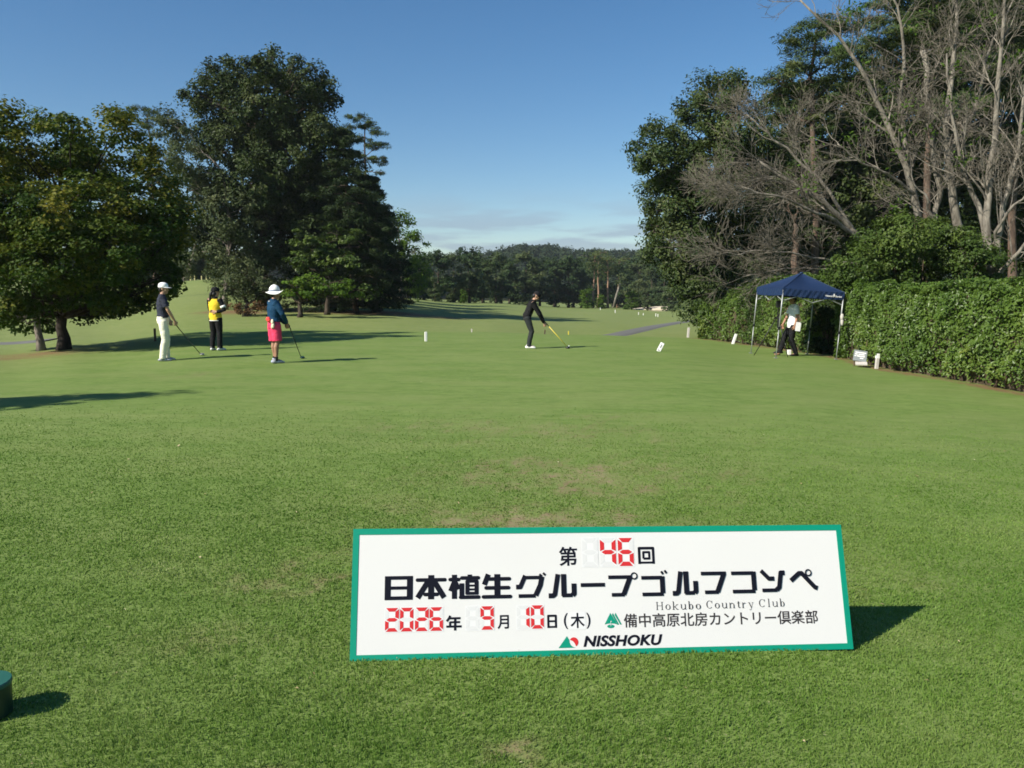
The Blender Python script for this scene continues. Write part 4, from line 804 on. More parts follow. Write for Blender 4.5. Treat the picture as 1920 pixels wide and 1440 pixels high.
def RU(m):
    S_(m, [(.36, 1), (.24, .12), (.18, .06), (.02, .06)], K*.8); S_(m, [(.56, 1), (.56, .04)], K*.9); S_(m, [(.50, .07), (.86, .07)], T*1.05); S_(m, [(.92, .58), (.92, .14), (.86, .07)], K*.85)
RU(tbl(.875, 1.005, .255, .356))
m = tbl(1.026, 1.138, .298, .314); S_(m, [(0, .5), (1, .5)], T*1.05)
def FU(m, tail=.62):
    S_(m, [(0, .93), (1, .93)], T); S_(m, [(.92, .93), (.62, .07)], K*.85); S_(m, [(.12, .07), (.66, .07)], T)
m = tbl(1.155, 1.266, .254, .345); FU(m); f.ring((1.276, .343), .0165, .0062)
def KO(m):
    S_(m, [(0, .93), (.9, .93)], T); S_(m, [(.90, 1), (.90, .12)], K*.85); S_(m, [(.02, .07), (.93, .07)], T)
KO(tbl(1.309, 1.418, .254, .340)); f.stroke([(1.404, .362), (1.412, .349)], T*.62); f.stroke([(1.420, .366), (1.429, .353)], T*.62)
RU(tbl(1.451, 1.574, .256, .360)); FU(tbl(1.592, 1.712, .258, .356)); KO(tbl(1.737, 1.856, .259, .355))
m = tbl(1.877, 1.996, .262, .361)        # ン
S_(m, [(.04, .97), (.34, .60), (.56, .60)], K*.72); S_(m, [(1.0, .86), (.84, .86), (.74, .20), (.62, .08)], K*.8); S_(m, [(.04, .07), (.64, .07)], T)
m = tbl(2.018, 2.151, .268, .352)        # ペ
S_(m, [(.04, .50), (.36, .90), (.46, .90), (.90, .14), (1.0, .08)], K*.78); f.ring((2.112, .346), .0165, .0062)
obj('title_lettering', f.a, M_INK, board)
# smaller printed words
a = Acc()
for ch, u0, u1, v0, v1, bd in (('第', .929, 1.014, .392, .478, .018), ('月', .644, .695, .121, .181, .02), ('(', .944, .963, .115, .184, .012), (')', 1.047, 1.066, .115, .184, .012)):
    obj('character', lettering(Acc(), ch, u0, u1, v0, v1, bold=bd), M_INK, board)
f = Flat(); m = tbl(1.300, 1.377, .396, .472); w_ = .0108
S_(m, [(.07, 0), (.07, .94), (.93, .94), (.93, 0)], w_*1.15); S_(m, [(0, .08), (1, .08)], w_*.9); S_(m, [(.32, .32), (.32, .70), (.68, .70), (.68, .32), (.32, .32)], w_*.95); obj('character', f.a, M_INK, board)
f = Flat(); m = tbl(.869, .912, .121, .177); w_ = .0098
S_(m, [(.1, 0), (.1, .94), (.9, .94), (.9, 0)], w_); S_(m, [(.1, .52), (.9, .52)], w_*.85); S_(m, [(0, .08), (1, .08)], w_*.85); obj('character', f.a, M_INK, board)
f = Flat(); m = tbl(.416, .484, .119, .183); w_ = .0102
S_(m, [(.26, 1.0), (.17, .80), (.03, .62)], w_); S_(m, [(.22, .82), (.93, .82)], w_*.9); S_(m, [(.24, .56), (.90, .56)], w_*.85); S_(m, [(.25, .58), (.25, .28)], w_*.95); S_(m, [(0, .27), (1, .27)], w_*.9); S_(m, [(.58, .84), (.58, 0)], w_*1.05); obj('character', f.a, M_INK, board)
wt = Flat(); wt.poly([(.968, .112), (1.044, .112), (1.044, .188), (.968, .188)], z=.0008); wc = obj('weekday_card', wt.a, M_GHOST, board)
a = Acc(); lettering(a, '木', .974, 1.039, .118, .184, z=.0016, bold=.02); obj('lettering', a, M_INK, wc)
M_INK2 = plain('grey_black_print', (.035, .03, .03), .5, .3, var=.05)
def serif(word, u0, u1, base, xh):
    """a light roman face drawn stroke by stroke: thick stems, hair lines, small slabs"""
    f = Flat(); cap, asc, K2, T2 = xh*1.50, xh*1.58, xh*.17, xh*.075; wd = dict(H=1.45, o=1.0, k=1.15, u=1.15, b=1.05, C=1.35, n=1.15, t=.72, r=.85, y=1.1, l=.55); gap = .42
    tot = sum(wd[c] for c in word)+gap*(len(word)-1); k = (u1-u0)/tot; x = u0
    def vs(p, a, b, w=K2): f.stroke([(p, a), (p, b)], w)
    def sl(p, y, w=.46): f.stroke([(p-xh*w/2, y), (p+xh*w/2, y)], T2*.9)
    def oval(cx, cy, rx, ry, t0=0, t1=360):
        t = np.linspace(R(t0), R(t1), 25)
        for a, b in zip(t[:-1], t[1:]):
            q = lambda t, s: (cx+(rx-s*K2*abs(math.cos(t))**.8-s*T2*.6)*math.cos(t), cy+(ry-s*T2)*math.sin(t)); f.poly([q(a, 0), q(b, 0), q(b, 1), q(a, 1)])
    for c in word:
        w = wd[c]*k; l, r, m = x+w*.16, x+w*.84, x+w/2; b = base
        if c == 'H': vs(l, b, b+cap); vs(r, b, b+cap); f.stroke([(l, b+cap*.52), (r, b+cap*.52)], T2); [sl(p, y) for p in (l, r) for y in (b, b+cap)]
        elif c == 'o': oval(m, b+xh/2, w/2, xh*.52)
        elif c == 'k': vs(l, b, b+asc); sl(l, b); f.stroke([(l, b+xh*.42), (r, b+xh*.95)], T2); f.stroke([(l+w*.18, b+xh*.55), (r, b)], K2*.85); sl(r, b); sl(r-xh*.05, b+xh*.97, .36); sl(l-xh*.08, b+asc, .22)
        elif c == 'u': vs(l, b+xh*.25, b+xh); f.stroke([(l, b+xh*.28), (l+w*.12, b+xh*.04), (m, b), (r, b+xh*.25)], T2*1.4); vs(r, b, b+xh); sl(r+xh*.06, b, .3); sl(l-xh*.07, b+xh, .24); sl(r-xh*.07, b+xh, .24)
        elif c == 'b': vs(l, b, b+asc); sl(l-xh*.08, b+asc, .22); oval(l+w*.34, b+xh/2, w*.40, xh*.52)
        elif c == 'C': oval(m, b+cap/2, w*.48, cap*.52, 42, 318); f.stroke([(m+w*.38, b+cap*.66), (m+w*.38, b+cap*1.0)], T2)
        elif c == 'n': vs(l, b, b+xh); sl(l, b); sl(l-xh*.07, b+xh, .24); f.stroke([(l, b+xh*.70), (m, b+xh*.98), (r-w*.06, b+xh*.85), (r, b+xh*.65)], T2*1.4); vs(r, b, b+xh*.7); sl(r, b)
        elif c == 't': vs(m, b+xh*.1, b+xh*1.3); f.stroke([(m, b+xh*.12), (m+w*.2, b), (m+w*.5, b+xh*.14)], T2*1.3); sl(m, b+xh*.98, .62)
        elif c == 'r': vs(l, b, b+xh); sl(l, b); sl(l-xh*.07, b+xh, .24); f.stroke([(l, b+xh*.65), (m, b+xh*.95), (r, b+xh*.9)], T2*1.5)
        elif c == 'y': f.stroke([(l, b+xh), (m+w*.06, b)], K2*.85); f.stroke([(r, b+xh), (m-w*.06, b-xh*.40), (l, b-xh*.42)], T2); sl(l, b+xh, .4); sl(r, b+xh, .36)
        elif c == 'l': vs(m, b, b+asc); sl(m, b); sl(m-xh*.08, b+asc, .22)
        x += w+gap*k
    return f.a
for wd_, u0, u1, b0 in (('Hokubo', 1.372, 1.582, .1905), ('Country', 1.609, 1.834, .1925), ('Club', 1.861, 1.986, .1945)): obj('english_word', serif(wd_, u0, u1, b0, .0225), M_INK2, board)
a = Acc(); lettering(a, '備中高原北房カントリー倶楽部', 1.219, 2.140, .115, .176, bold=.012); obj('club_lettering', a, M_INK2, board)
a = Acc(); lettering(a, 'NISSHOKU', 1.030, 1.395, .036, .084, bold=.040, shear=.22, spacing=1.04); obj('company_lettering', a, M_INK, board)
# emblems
e = Flat(); e.poly([(1.130, .131), (1.1585, .181), (1.187, .131), (1.172, .1345), (1.158, .1355), (1.144, .1345)])
for o in (0, 1): e.poly([(1.1655+.0125*o, .172), (1.170+.0125*o, .181), (1.1965+.0125*o, .130), (1.1895+.0125*o, .128+.001*o)])
e.poly([(1.1585+.0165*math.cos(t), .1225+.0078*math.sin(t)) for t in np.linspace(0, 6.283, 25)[:-1]]); em = obj('club_emblem', e.a, M_GRN, board)
e = Flat(); e.stroke([(1.1585, .123), (1.1585, .146)], .0018, z=.002); e.poly([(1.1585, .147), (1.1585, .141), (1.164, .144)], z=.002); obj('flag_mark', e.a, M_BOARD, em)
e = Flat(); e.poly([(.917, .034), (.956, .084), (.9665, .068), (.9675, .056), (.973, .045), (.983, .037), (.995, .034)]); em = obj('company_emblem', e.a, M_GRN, board)
ang = np.linspace(R(-62), R(150), 22); cx, cy, rr = .987, .058, .0205
e = Flat(); e.poly([(cx+rr*math.cos(t), cy+rr*math.sin(t)) for t in ang]+[(cx-.004, cy+.004), (cx+.004, cy-.006)]); obj('red_ball_mark', e.a, M_RED, em)
# changeable seven-segment numbers
SEG = {0: 'abcdef', 1: 'bc', 2: 'abged', 4: 'fgbc', 6: 'afgedc', 9: 'abcdfg', None: ''}
def digit(u0, u1, v0, v1, n):
    w, h = u1-u0, v1-v0; t = min(w*.29, h*.155); g = t*.09; c = Flat(); c.poly([(u0-.004, v0-.004), (u1+.003, v0-.004), (u1+.003, v1+.004), (u0-.004, v1+.004)], z=.0008)
    card = obj('digit_card', c.a, M_GHOST, board); vm = (v0+v1)/2
    H_ = lambda y, up: [(u0+g+t*.15, y+up*t*.5), (u1-g-t*.15, y+up*t*.5), (u1-t-g, y-up*t*.5), (u0+t+g, y-up*t*.5)]
    sg = {'a': H_(v1-t/2, 1), 'd': H_(v0+t/2, -1), 'g': [(u0+g+t*.25, vm), (u0+t+g, vm+t/2), (u1-t-g, vm+t/2), (u1-g-t*.25, vm), (u1-t-g, vm-t/2), (u0+t+g, vm-t/2)]}
    def Vt(x, s, lo, hi, top):
        return [(x, (hi-t*.25-g) if top else (hi-t*.15-g)), (x+s*t, hi-t-g if top else hi-t*.55-g), (x+s*t, lo+t*.55+g if top else lo+t+g), (x, lo+t*.15+g if top else lo+t*.25+g)]
    sg['f'] = Vt(u0, 1, vm, v1, True); sg['b'] = Vt(u1, -1, vm, v1, True); sg['e'] = Vt(u0, 1, v0, vm, False); sg['c'] = Vt(u1, -1, v0, vm, False)
    on, off = Flat(), Flat()
    for k, q in sg.items():
        if k in SEG[n]: on.poly(q, z=.0016)
        else: off.poly(q, z=.0012)
    if SEG[n]: obj('lit_segments', on.a, M_RED, card)
    if off.k: obj('blank_segments', off.a, M_GHOST2, card)
for q in ((1.039, 1.111, .388, .515, None), (1.122, 1.196, .388, .515, 4), (1.206, 1.279, .388, .515, 6), (.147, .207, .1195, .2205, 2), (.212, .271, .1195, .2205, 0), (.278, .338, .1195, .2205, 2), (.342, .402, .1195, .2205, 6),
          (.503, .562, .1195, .2205, None), (.568, .628, .1195, .2205, 9), (.731, .789, .1195, .2205, 1), (.795, .853, .1195, .2205, 0)): digit(*q)
M_STEEL = plain('grey_steel', (.42, .43, .44), .35, .5, .7, var=.1)
for u in (.35, S_W-.35):
    a = Acc(); tp = sp(u, S_H*.82, -.02); ft = sp(u, 0, -.02)+np.array([0, .42, 0]); ft[2] = gz(ft[0], ft[1])-.02; bar(a, tp, ft, .022); bar(a, sp(u, .02, -.022), sp(u, S_H*.9, -.022), .022); obj('back_leg', a, M_STEEL, board)

# ------------------------------------------------------------------ canopy tent, markers, posts
M_NAVY = plain('navy_canvas', (.008, .024, .070), .7, .3, var=.12, scale=4, bump=.3); M_NAVY2 = plain('navy_webbing', (.016, .036, .085), .7, .3); M_POLE = plain('grey_pole', (.33, .35, .34), .4, .5, .3, var=.1); M_WHITE = plain('white_paint', (.80, .79, .76), .5, .4, var=.06)
M_BLACK = plain('black_plastic', (.012, .012, .013), .5, .4); M_GREY = plain('grey_sign_face', (.20, .22, .225), .5, .4, var=.15, scale=12); M_WOOD = plain('weathered_wood', (.10, .075, .055), .85, .2, var=.3, scale=20)
M_YEL = plain('yellow_paint', (.70, .56, .06), .5, .4); M_PALEY = plain('faded_yellow_paint', (.50, .46, .22), .6, .3); M_PALE = plain('pale_board', (.50, .47, .43), .7, .3, var=.15, scale=9)
tc_ = np.array([7.94, 23.4, 0]); tc_[2] = gz(X(1480, 23), 23.2)
TT = 0
tent = thing('canopy_tent', tc_, 'navy blue pop up canopy tent on thin grey legs in front of the hedge', 'tent')
HS = .875; TA = R(6.2); Mt = roty(R(4.2)) @ rotz(TA); EV = 1.86; DV = .20; PK = 2.33
def tp(x, y, z): return tc_+Mt @ np.array([x, y, z])
cn = [(-HS, -HS), (HS, -HS), (HS, HS), (-HS, HS)]
a = Acc(); n = 14; V = []; Q = []
for s in range(4):                                     # four sagging roof faces
    c0, c1 = np.array(cn[s]), np.array(cn[(s+1) % 4]); o = len(V)
    for i in range(n+1):
        for j in range(n+1):
            t = i/n; e = c0+(c1-c0)*(j/n); p = e*(1-t); sag = -.065*math.sin(math.pi*t)*math.sin(math.pi*j/n)-.02*math.sin(math.pi*j/n)*(1-t); V.append(tp(p[0], p[1], EV+(PK-EV)*t**1.08+sag))
    for i in range(n):
        for j in range(n): Q.append([o+i*(n+1)+j, o+i*(n+1)+j+1, o+(i+1)*(n+1)+j+1, o+(i+1)*(n+1)+j])
a.add(V, [np.array(Q)])
can = obj('canopy', a, M_NAVY, tent, smooth=False)
for s in range(4):
    c0, c1 = np.array(cn[s]), np.array(cn[(s+1) % 4]); nn = np.array([c1[1]-c0[1], -(c1[0]-c0[0])]); nn /= np.linalg.norm(nn); a = Acc(); V = []; m = 40
    for j in range(m+1):
        u = j/m; e = c0+(c1-c0)*u
        for q in range(6):
            wv = .010*math.sin(u*31+s*2+q*.8)*math.sin(math.pi*u)*(q/5)+.006*math.sin(u*75+q); p = e+nn*(wv+.006); V.append(tp(p[0], p[1], EV+.004-.02*math.sin(math.pi*u)-DV*q/5))
    i, j = np.meshgrid(np.arange(m), np.arange(5), indexing='ij'); k = (i*6+j).ravel(); a.add(V, [np.stack([k, k+1, k+7, k+6], 1)]); vo = obj('valance', a, M_NAVY, tent)
    if s == 0:
        la = Acc()
        def vt(u, v): e = c0+(c1-c0)*u; p = e+nn*.024; return tp(p[0], p[1], EV-DV+v)
        for txt, u0, u1, v0, v1 in (('Natural', .69, .805, .055, .105), ('Garden', .845, .955, .055, .105)):
            Vt_, fs = textmesh(txt, bold=.03); lo, hi = Vt_.min(0), Vt_.max(0); kk = (Vt_-lo)/np.maximum(hi-lo, 1e-6); la.add(np.array([vt(u0+(u1-u0)*a_, v0+(v1-v0)*b_) for a_, b_, _ in kk]), fs)
        la.add([vt(u, v) for u, v in ((.825, .045), (.838, .085), (.842, .115), (.832, .145), (.822, .145), (.812, .115), (.814, .085))], [np.array([list(range(7))])])
        obj('lettering', la, M_WHITE, vo)
for s, (x, y) in enumerate(cn):
    a = Acc(); gp = tp(x, y, 0); g0 = gz(gp[0], gp[1]); zb = (g0-gp[2]); lx, ly = x*.985, y*.985
    tube(a, [tp(lx, ly, EV-.05), tp(lx, ly, .75)], .019, 8); tube(a, [tp(lx, ly, .78), tp(lx, ly, zb+.01)], .014, 8); lg = obj('leg', a, M_POLE, tent, smooth=True)
    a = Acc(); box(a, tp(lx, ly, .77), (.05, .05, .07), Mt); obj('collar', a, M_BLACK, lg)
    a = Acc(); box(a, tp(lx, ly, zb+.012), (.09, .09, .012), Mt); obj('foot_plate', a, M_POLE, lg)
a = Acc()
for s in range(4):
    c0, c1 = np.array(cn[s])*.97, np.array(cn[(s+1) % 4])*.97
    for h0, h1 in ((EV-.06, EV-.34), (EV-.34, EV-.06)):
        md = (c0+c1)/2; bar(a, tp(*c0, h0), tp(*md, h1 if h0 > h1 else EV-.06), .018); bar(a, tp(*md, h1 if h0 > h1 else EV-.06), tp(*c1, h0), .018)
    bar(a, tp(*c0, EV-.02), tp(0, 0, PK-.08), .016)
obj('roof_frame', a, M_POLE, tent)
a = Acc()
for c0 in cn: tube(a, [tp(c0[0]*(1-t), c0[1]*(1-t), EV+(PK-EV)*t**1.08+.004) for t in np.linspace(0, 1, 8)], .011, 6)
obj('hip_seam', a, M_NAVY2, can)
a = Acc(); ell(a, tp(0, 0, PK+.005), (.05, .05, .03)); obj('peak_cap', a, M_NAVY2, can, smooth=True)
wp = tp(HS*1.0, -HS*1.0, 1.2)
w = thing('hanging_bag', wp, 'small pale rag tied to the right front leg of the tent', 'bag'); a = Acc(); ell(a, wp+[0, -.02, 0], (.05, .04, .09)); ell(a, wp+[.01, -.02, -.14], (.04, .03, .1)); obj('cloth', a, M_PALE, w, smooth=True)
# black tripod inside the tent
tq = G(1457, 23.3); trp = thing('tripod', tq, 'black folding tripod standing under the canopy left of the walking man', 'tripod'); ap = tq+[.05, 0, 1.15]
for dx, dy in ((-.62, .1), (.28, -.35), (.30, .4)):
    a = Acc(); e = tq+[dx*.9, dy, 0]; e[2] = gz(e[0], e[1]); tube(a, [ap, (ap+e)/2, e], [.016, .014, .010], 8); obj('leg', a, M_BLACK, trp, smooth=True)
a = Acc(); tube(a, [ap-[0, 0, .35], ap+[0, 0, .22]], .014, 8); obj('centre_column', a, M_BLACK, trp); a = Acc(); box(a, ap+[0, 0, .27], (.10, .09, .10)); box(a, ap+[.02, 0, .36], (.14, .09, .09)); obj('head', a, M_BLACK, trp)

def post(name, label, px, d, w, h, mat, cat='post', lean=0, group=None, capm=None, rot=0, caph=.12):
    g = G(px, d); t = thing(name, g, label, cat, group); M = roty(lean) @ rotz(rot); a = Acc()
    box(a, g+M @ np.array([0, 0, h/2-.03]), (w, w, h+.06), M); bevelled(obj('shaft', a, mat, t), w*.12)
    if capm is not None: a = Acc(); box(a, g+M @ np.array([0, 0, h+caph/2]), (w*1.12, w*1.12, caph), M); bevelled(obj('top', a, capm, t), w*.12)
    return t
post('tee_marker', 'upright white tee post standing alone left of the golfer', 797.5, 25.7, .075, .29, M_WHITE, 'tee marker', rot=.3)
g = G(1237, 22.7); t = thing('tee_marker', g, 'white slanted tee block with a dark figure, leaning right on the tee', 'tee marker'); Mm = roty(R(27)) @ rotz(-.2); a = Acc(); box(a, g+Mm @ np.array([0, 0, .12]), (.115, .075, .27), Mm); bo = bevelled(obj('block', a, M_WHITE, t), .018, 3)
a = Acc(); box(a, g+Mm @ np.array([0, -.0385, .15]), (.035, .003, .10), Mm); box(a, g+Mm @ np.array([-.01, -.0385, .03]), (.06, .003, .03), Mm); obj('number_mark', a, M_GREY, bo)
post('white_post', 'slanted white post at the hedge foot just left of the tent', 1377, 28.6, .085, .36, M_WHITE, lean=R(17))
post('white_post', 'small white post at the far left end of the hedge', 1292, 33.5, .09, .40, M_PALE, lean=R(4))
post('white_post', 'thick white post with a brighter cap beside the grey board', 1650.5, 20.2, .075, .25, M_PALE, capm=M_WHITE, lean=R(3))
post('white_post', 'short white stub behind the feet of the walking man', 1484, 24.0, .1, .14, M_WHITE)
post('dark_stake', 'dark wooden stake left of the man in cream trousers', 286.5, 27.0, .06, .42, M_WOOD, 'stake')
post('dark_stake', 'short dark peg on the tee edge just right of the golfer', 1021.5, 33, .05, .18, M_WOOD, 'stake', lean=R(6))
post('yellow_stake', 'small yellow peg on the tee edge right of the dark peg', 1066.5, 33.2, .035, .17, M_YEL, 'stake')
post('yellow_stake', 'tiny pale peg on the tee edge left of the golfer', 884, 33.0, .05, .13, M_PALE, 'stake')
for i, (px, h) in enumerate(((358, .5), (366, .55), (379, .5), (388, .55), (395, .5))):
    post('yellow_stake', 'pale yellow stakes in a row far up the left slope', px, 79, .09, h*.75, M_PALEY, 'stake', group='row of yellow stakes on the slope')
for i, (px, d, h, lb) in enumerate(((1154, 105, .55, 'small white marker alone in the middle of the far fairway'), (1198, 100, .4, 'left one of two white markers in front of the bunkers'), (1207, 98, .3, 'right one of two white markers in front of the bunkers'), (1230.5, 93, .45, 'upper one of two white markers by the far path'), (1234.5, 90, .42, 'lower one of two white markers by the far path'), (1126, 128, .5, 'low white marker far off at the wood edge'))):
    post('white_marker', lb, px, d, .075, h*.75, M_WHITE, 'marker', group='white markers on the far fairway')
# grey notice board low in front of the hedge, unreadable pale lines on it
g = G(1620, 20.6)+np.array([-.02, 0, 0]); nb = thing('notice_board', g, 'small tilted grey notice board with white lines at the hedge foot', 'sign'); Mn = rotz(R(-18)) @ rotx(R(-28)); Mn = roty(R(8)) @ Mn
a = Acc(); cb = g+np.array([0, 0, .27]); box(a, cb, (.31, .03, .30), Mn); fc = obj('face', a, M_GREY, nb)
a = Acc()
for r, (x0, x1, v) in enumerate(((-.12, .13, .085), (-.125, -.06, .035), (-.045, .10, .035), (-.13, -.09, -.015), (-.075, .11, -.015), (.0, .08, -.068))): box(a, cb+Mn @ np.array([(x0+x1)/2, -.017, v]), (x1-x0, .004, .024), Mn)
obj('white_lines', a, M_WHITE, fc)
a = Acc(); box(a, g+[-.03, -.16, .095], (.27, .16, .025), rotz(R(-18)) @ rotx(R(22))); obj('ledge', a, M_PALE, nb)
for s in (-1, 1):
    a = Acc(); tube(a, [g+[s*.12, .05, .30], g+[s*.12, .05, -.04]], .014, 6); obj('leg', a, M_WOOD, nb)
# dark green drum at the lower left corner
g = np.array([-1.958, 2.93, gz(-1.98, 2.93)]); dr = thing('green_bin', g, 'dark green round drum cut off by the lower left corner', 'bin'); a = Acc()
zz = [(.0, .078), (.004, .084), (.108, .086), (.116, .086)]; tube(a, [g+[0, 0, z] for z, r in zz], [r for z, r in zz], 40); obj('body', a, plain('dark_green_plastic', (.006, .030, .018), .4, .5), dr, smooth=False)
a = Acc(); zz = [(.116, .088), (.128, .089), (.134, .086), (.136, .0)]; tube(a, [g+[0, 0, z] for z, r in zz], [max(r, .001) for z, r in zz], 40, cap=False); obj('lid', a, plain('green_lid', (.02, .105, .072), .45, .5), dr)
# ------------------------------------------------------------------ people
M_SKIN = plain('skin', (.46, .27, .18), .55, .35, var=.08, scale=25); M_SKIN2 = plain('tanned_skin', (.34, .185, .115), .55, .35, var=.08, scale=25)
M_HAIR = plain('black_hair', (.012, .010, .009), .45, .4, var=.3, scale=60)
def cloth(name, col, rough=.85, var=.10): return plain(name, col, rough, .2, var=var, scale=14, bump=.25)
def remesh(acc, voxel, it=3, wr=0.0, wf=9.0, seed=0, zlo=None):
    me = acc.mesh('tmp'); o = bpy.data.objects.new('tmp', me); COL.objects.link(o)
    m = o.modifiers.new('r', 'REMESH'); m.mode = 'VOXEL'; m.voxel_size = voxel
    s = o.modifiers.new('s', 'SMOOTH'); s.factor = .5; s.iterations = it
    dg = bpy.context.evaluated_depsgraph_get(); me2 = bpy.data.meshes.new_from_object(o.evaluated_get(dg)); bpy.data.objects.remove(o); bpy.data.meshes.remove(me)
    if wr:
        nv = len(me2.vertices); co = np.empty(nv*3, np.float32); me2.vertices.foreach_get('co', co); no = np.empty(nv*3, np.float32); me2.vertices.foreach_get('normal', no); co = co.reshape(-1, 3); no = no.reshape(-1, 3)
        q = co*np.array([1, 1, 1.7]); d = np.array([mnoise.noise(Vector((float(a)*wf+seed, float(b)*wf, float(c)*wf)))*.7+mnoise.noise(Vector((float(a)*wf*2.3, float(b)*wf*2.3+seed, float(c)*wf*3.1)))*.45 for a, b, c in q])
        co = co+no*(d*wr)[:, None]; me2.vertices.foreach_set('co', co.ravel())
    me2.polygons.foreach_set('use_smooth', np.full(len(me2.polygons), True)); me2.update(); return me2
def A3(*v): return np.array(v, float)
def hand(acc, wr, dr, pn, sg, curl=.45):
    """palm and five fingers; dr along the hand, pn out of the palm, sg = side of the thumb"""
    dr = unit(dr); pn = unit(np.asarray(pn)-dr*(np.asarray(pn) @ dr)); wd = np.cross(pn, dr)*sg          # towards the thumb
    tube(acc, [wr-dr*.02, wr+dr*.03, wr+dr*.07, wr+dr*.095], [(.024, .018), (.034, .017), (.041, .015), (.040, .012)], 12, side=wd, rnd=True)
    for i, (off, ln) in enumerate(((.031, .82), (.010, 1.0), (-.011, .95), (-.031, .72))):
        p = wr+dr*.092+wd*off; v = dr+wd*off*2.2; pts = [p-dr*.02, p]
        for k, sl in enumerate((.040, .027, .020)):
            c = curl*(k+1)*(1+.12*i); v2 = unit(unit(v)*math.cos(c)+pn*math.sin(c)); p = p+v2*sl*ln; pts.append(p)
        tube(acc, pts, [.0092, .0090, .0084, .0078, .0066], 8, rnd=True)
    p = wr+dr*.025+wd*.028; v = unit(dr*.75+wd*.75+pn*.25); pts = [p-v*.01, p+v*.032]; v2 = unit(dr*.95+wd*.25+pn*(.3+curl*.6)); pts += [pts[-1]+v2*.03]; pts += [pts[-1]+unit(v2+pn*curl*.5)*.024]
    tube(acc, pts, [.014, .0115, .0098, .0075], 8, rnd=True)
def headM(yaw, pitch, roll=0): return rotz(yaw) @ roty(pitch) @ rotx(roll)
def head(acc, c, M, k=1.0):
    q = lambda x, y, z: c+M @ (np.array([x, y, z])*k)
    ell(acc, q(-.012, 0, .028), np.array([.098, .077, .092])*k, M, 24, 16); ell(acc, q(.022, 0, -.035), np.array([.068, .060, .082])*k, M, 20, 14)
    ell(acc, q(.062, 0, -.092), np.array([.026, .030, .024])*k, M)
    tube(acc, [q(.078, 0, .018), q(.098, 0, -.012), q(.106, 0, -.026)], [.010*k, .012*k, .013*k], 8, rnd=True)
    for s in (-1, 1):
        ell(acc, q(.072, s*.034, .026), np.array([.020, .030, .010])*k, M); ell(acc, q(.060, s*.045, -.025), np.array([.025, .024, .022])*k, M)
        ell(acc, q(-.012, s*.078, -.005), np.array([.018, .009, .032])*k, M); ell(acc, q(.076, s*.031, .006), np.array([.010, .013, .009])*k, M)
    ell(acc, q(.086, 0, -.060), np.array([.012, .022, .006])*k, M); ell(acc, q(.084, 0, -.072), np.array([.011, .019, .007])*k, M)
def build_person(label, loc, yaw, J, skin, parts, H=1.72, hk=.95, group=None):
    """J: joints in the figure's own space (x forward, y to its left); one continuous skin, then what is worn"""
    J = {k: np.array(v, float) for k, v in J.items()}; a = Acc(); hm = headM(*J['hdir'])
    side = unit(J['shL']-J['shR']); hs = unit(J['hipL']-J['hipR'])
    tor = [J['pel']-A3(0, 0, .05), J['pel']+A3(0, 0, .03), J['wai'], (J['wai']+J['che'])/2, J['che'], J['nek']-(J['nek']-J['che'])*.38, J['nek']]
    tr = np.array([(.145, .105), (.155, .110), (.130, .092), (.142, .100), (.158, .106), (.125, .082), (.058, .056)])*J.get('bk', np.array(1.0))
    tube(a, tor, tr, 20, side=(side+hs)/2, rnd=True)
    tube(a, [J['nek']-A3(0, 0, .03), J['nek']*.5+J['hed']*.5-A3(0, 0, .02), J['hed']-A3(0, 0, .02)], [.058, .052, .055], 14)
    head(a, J['hed'], hm, hk)
    for s in 'LR':
        sh, el, wr, hp, kn, an, to = (J[k+s] for k in ('sh', 'el', 'wr', 'hip', 'kn', 'an', 'toe'))
        tube(a, [J['che']*.5+sh*.5, sh, sh*.7+el*.3, sh*.3+el*.7, el, el*.7+wr*.3, el*.3+wr*.7, wr], [.066, .060, .050, .042, .038, .040, .031, .024], 14, rnd=True)
        hand(a, wr, J['hd'+s], J['pn'+s], J['tn'+s], float(J.get('cu'+s, .45)))
        tube(a, [J['pel']*.5+hp*.5+A3(0, 0, .02), hp, hp*.6+kn*.4, kn, kn*.72+an*.28+A3(-.015, 0, 0), kn*.35+an*.65, an], [.085, .088, .072, .052, .055, .042, .034], 16, rnd=True)
        fd = unit(to-an*[1, 1, 0]-[0, 0, to[2]]); tube(a, [an-A3(0, 0, .01)-fd*.03, an*[1, 1, 0]+A3(0, 0, .05)+fd*.05, an*[1, 1, 0]+A3(0, 0, .035)+fd*.13], [.034, .034, .026], 12, rnd=True)
    me = remesh(a, .0065, 2); o = link('person', me, skin, None, Vector(loc)); o.rotation_euler = (0, 0, yaw); tag(o, label, 'person', group)
    for name, fn, mat in parts:
        r = fn(J, hm)
        if isinstance(r, Acc): me = r.mesh(name, smooth=True)
        else: me = r
        ch = link(name, me, mat, o)
    return o
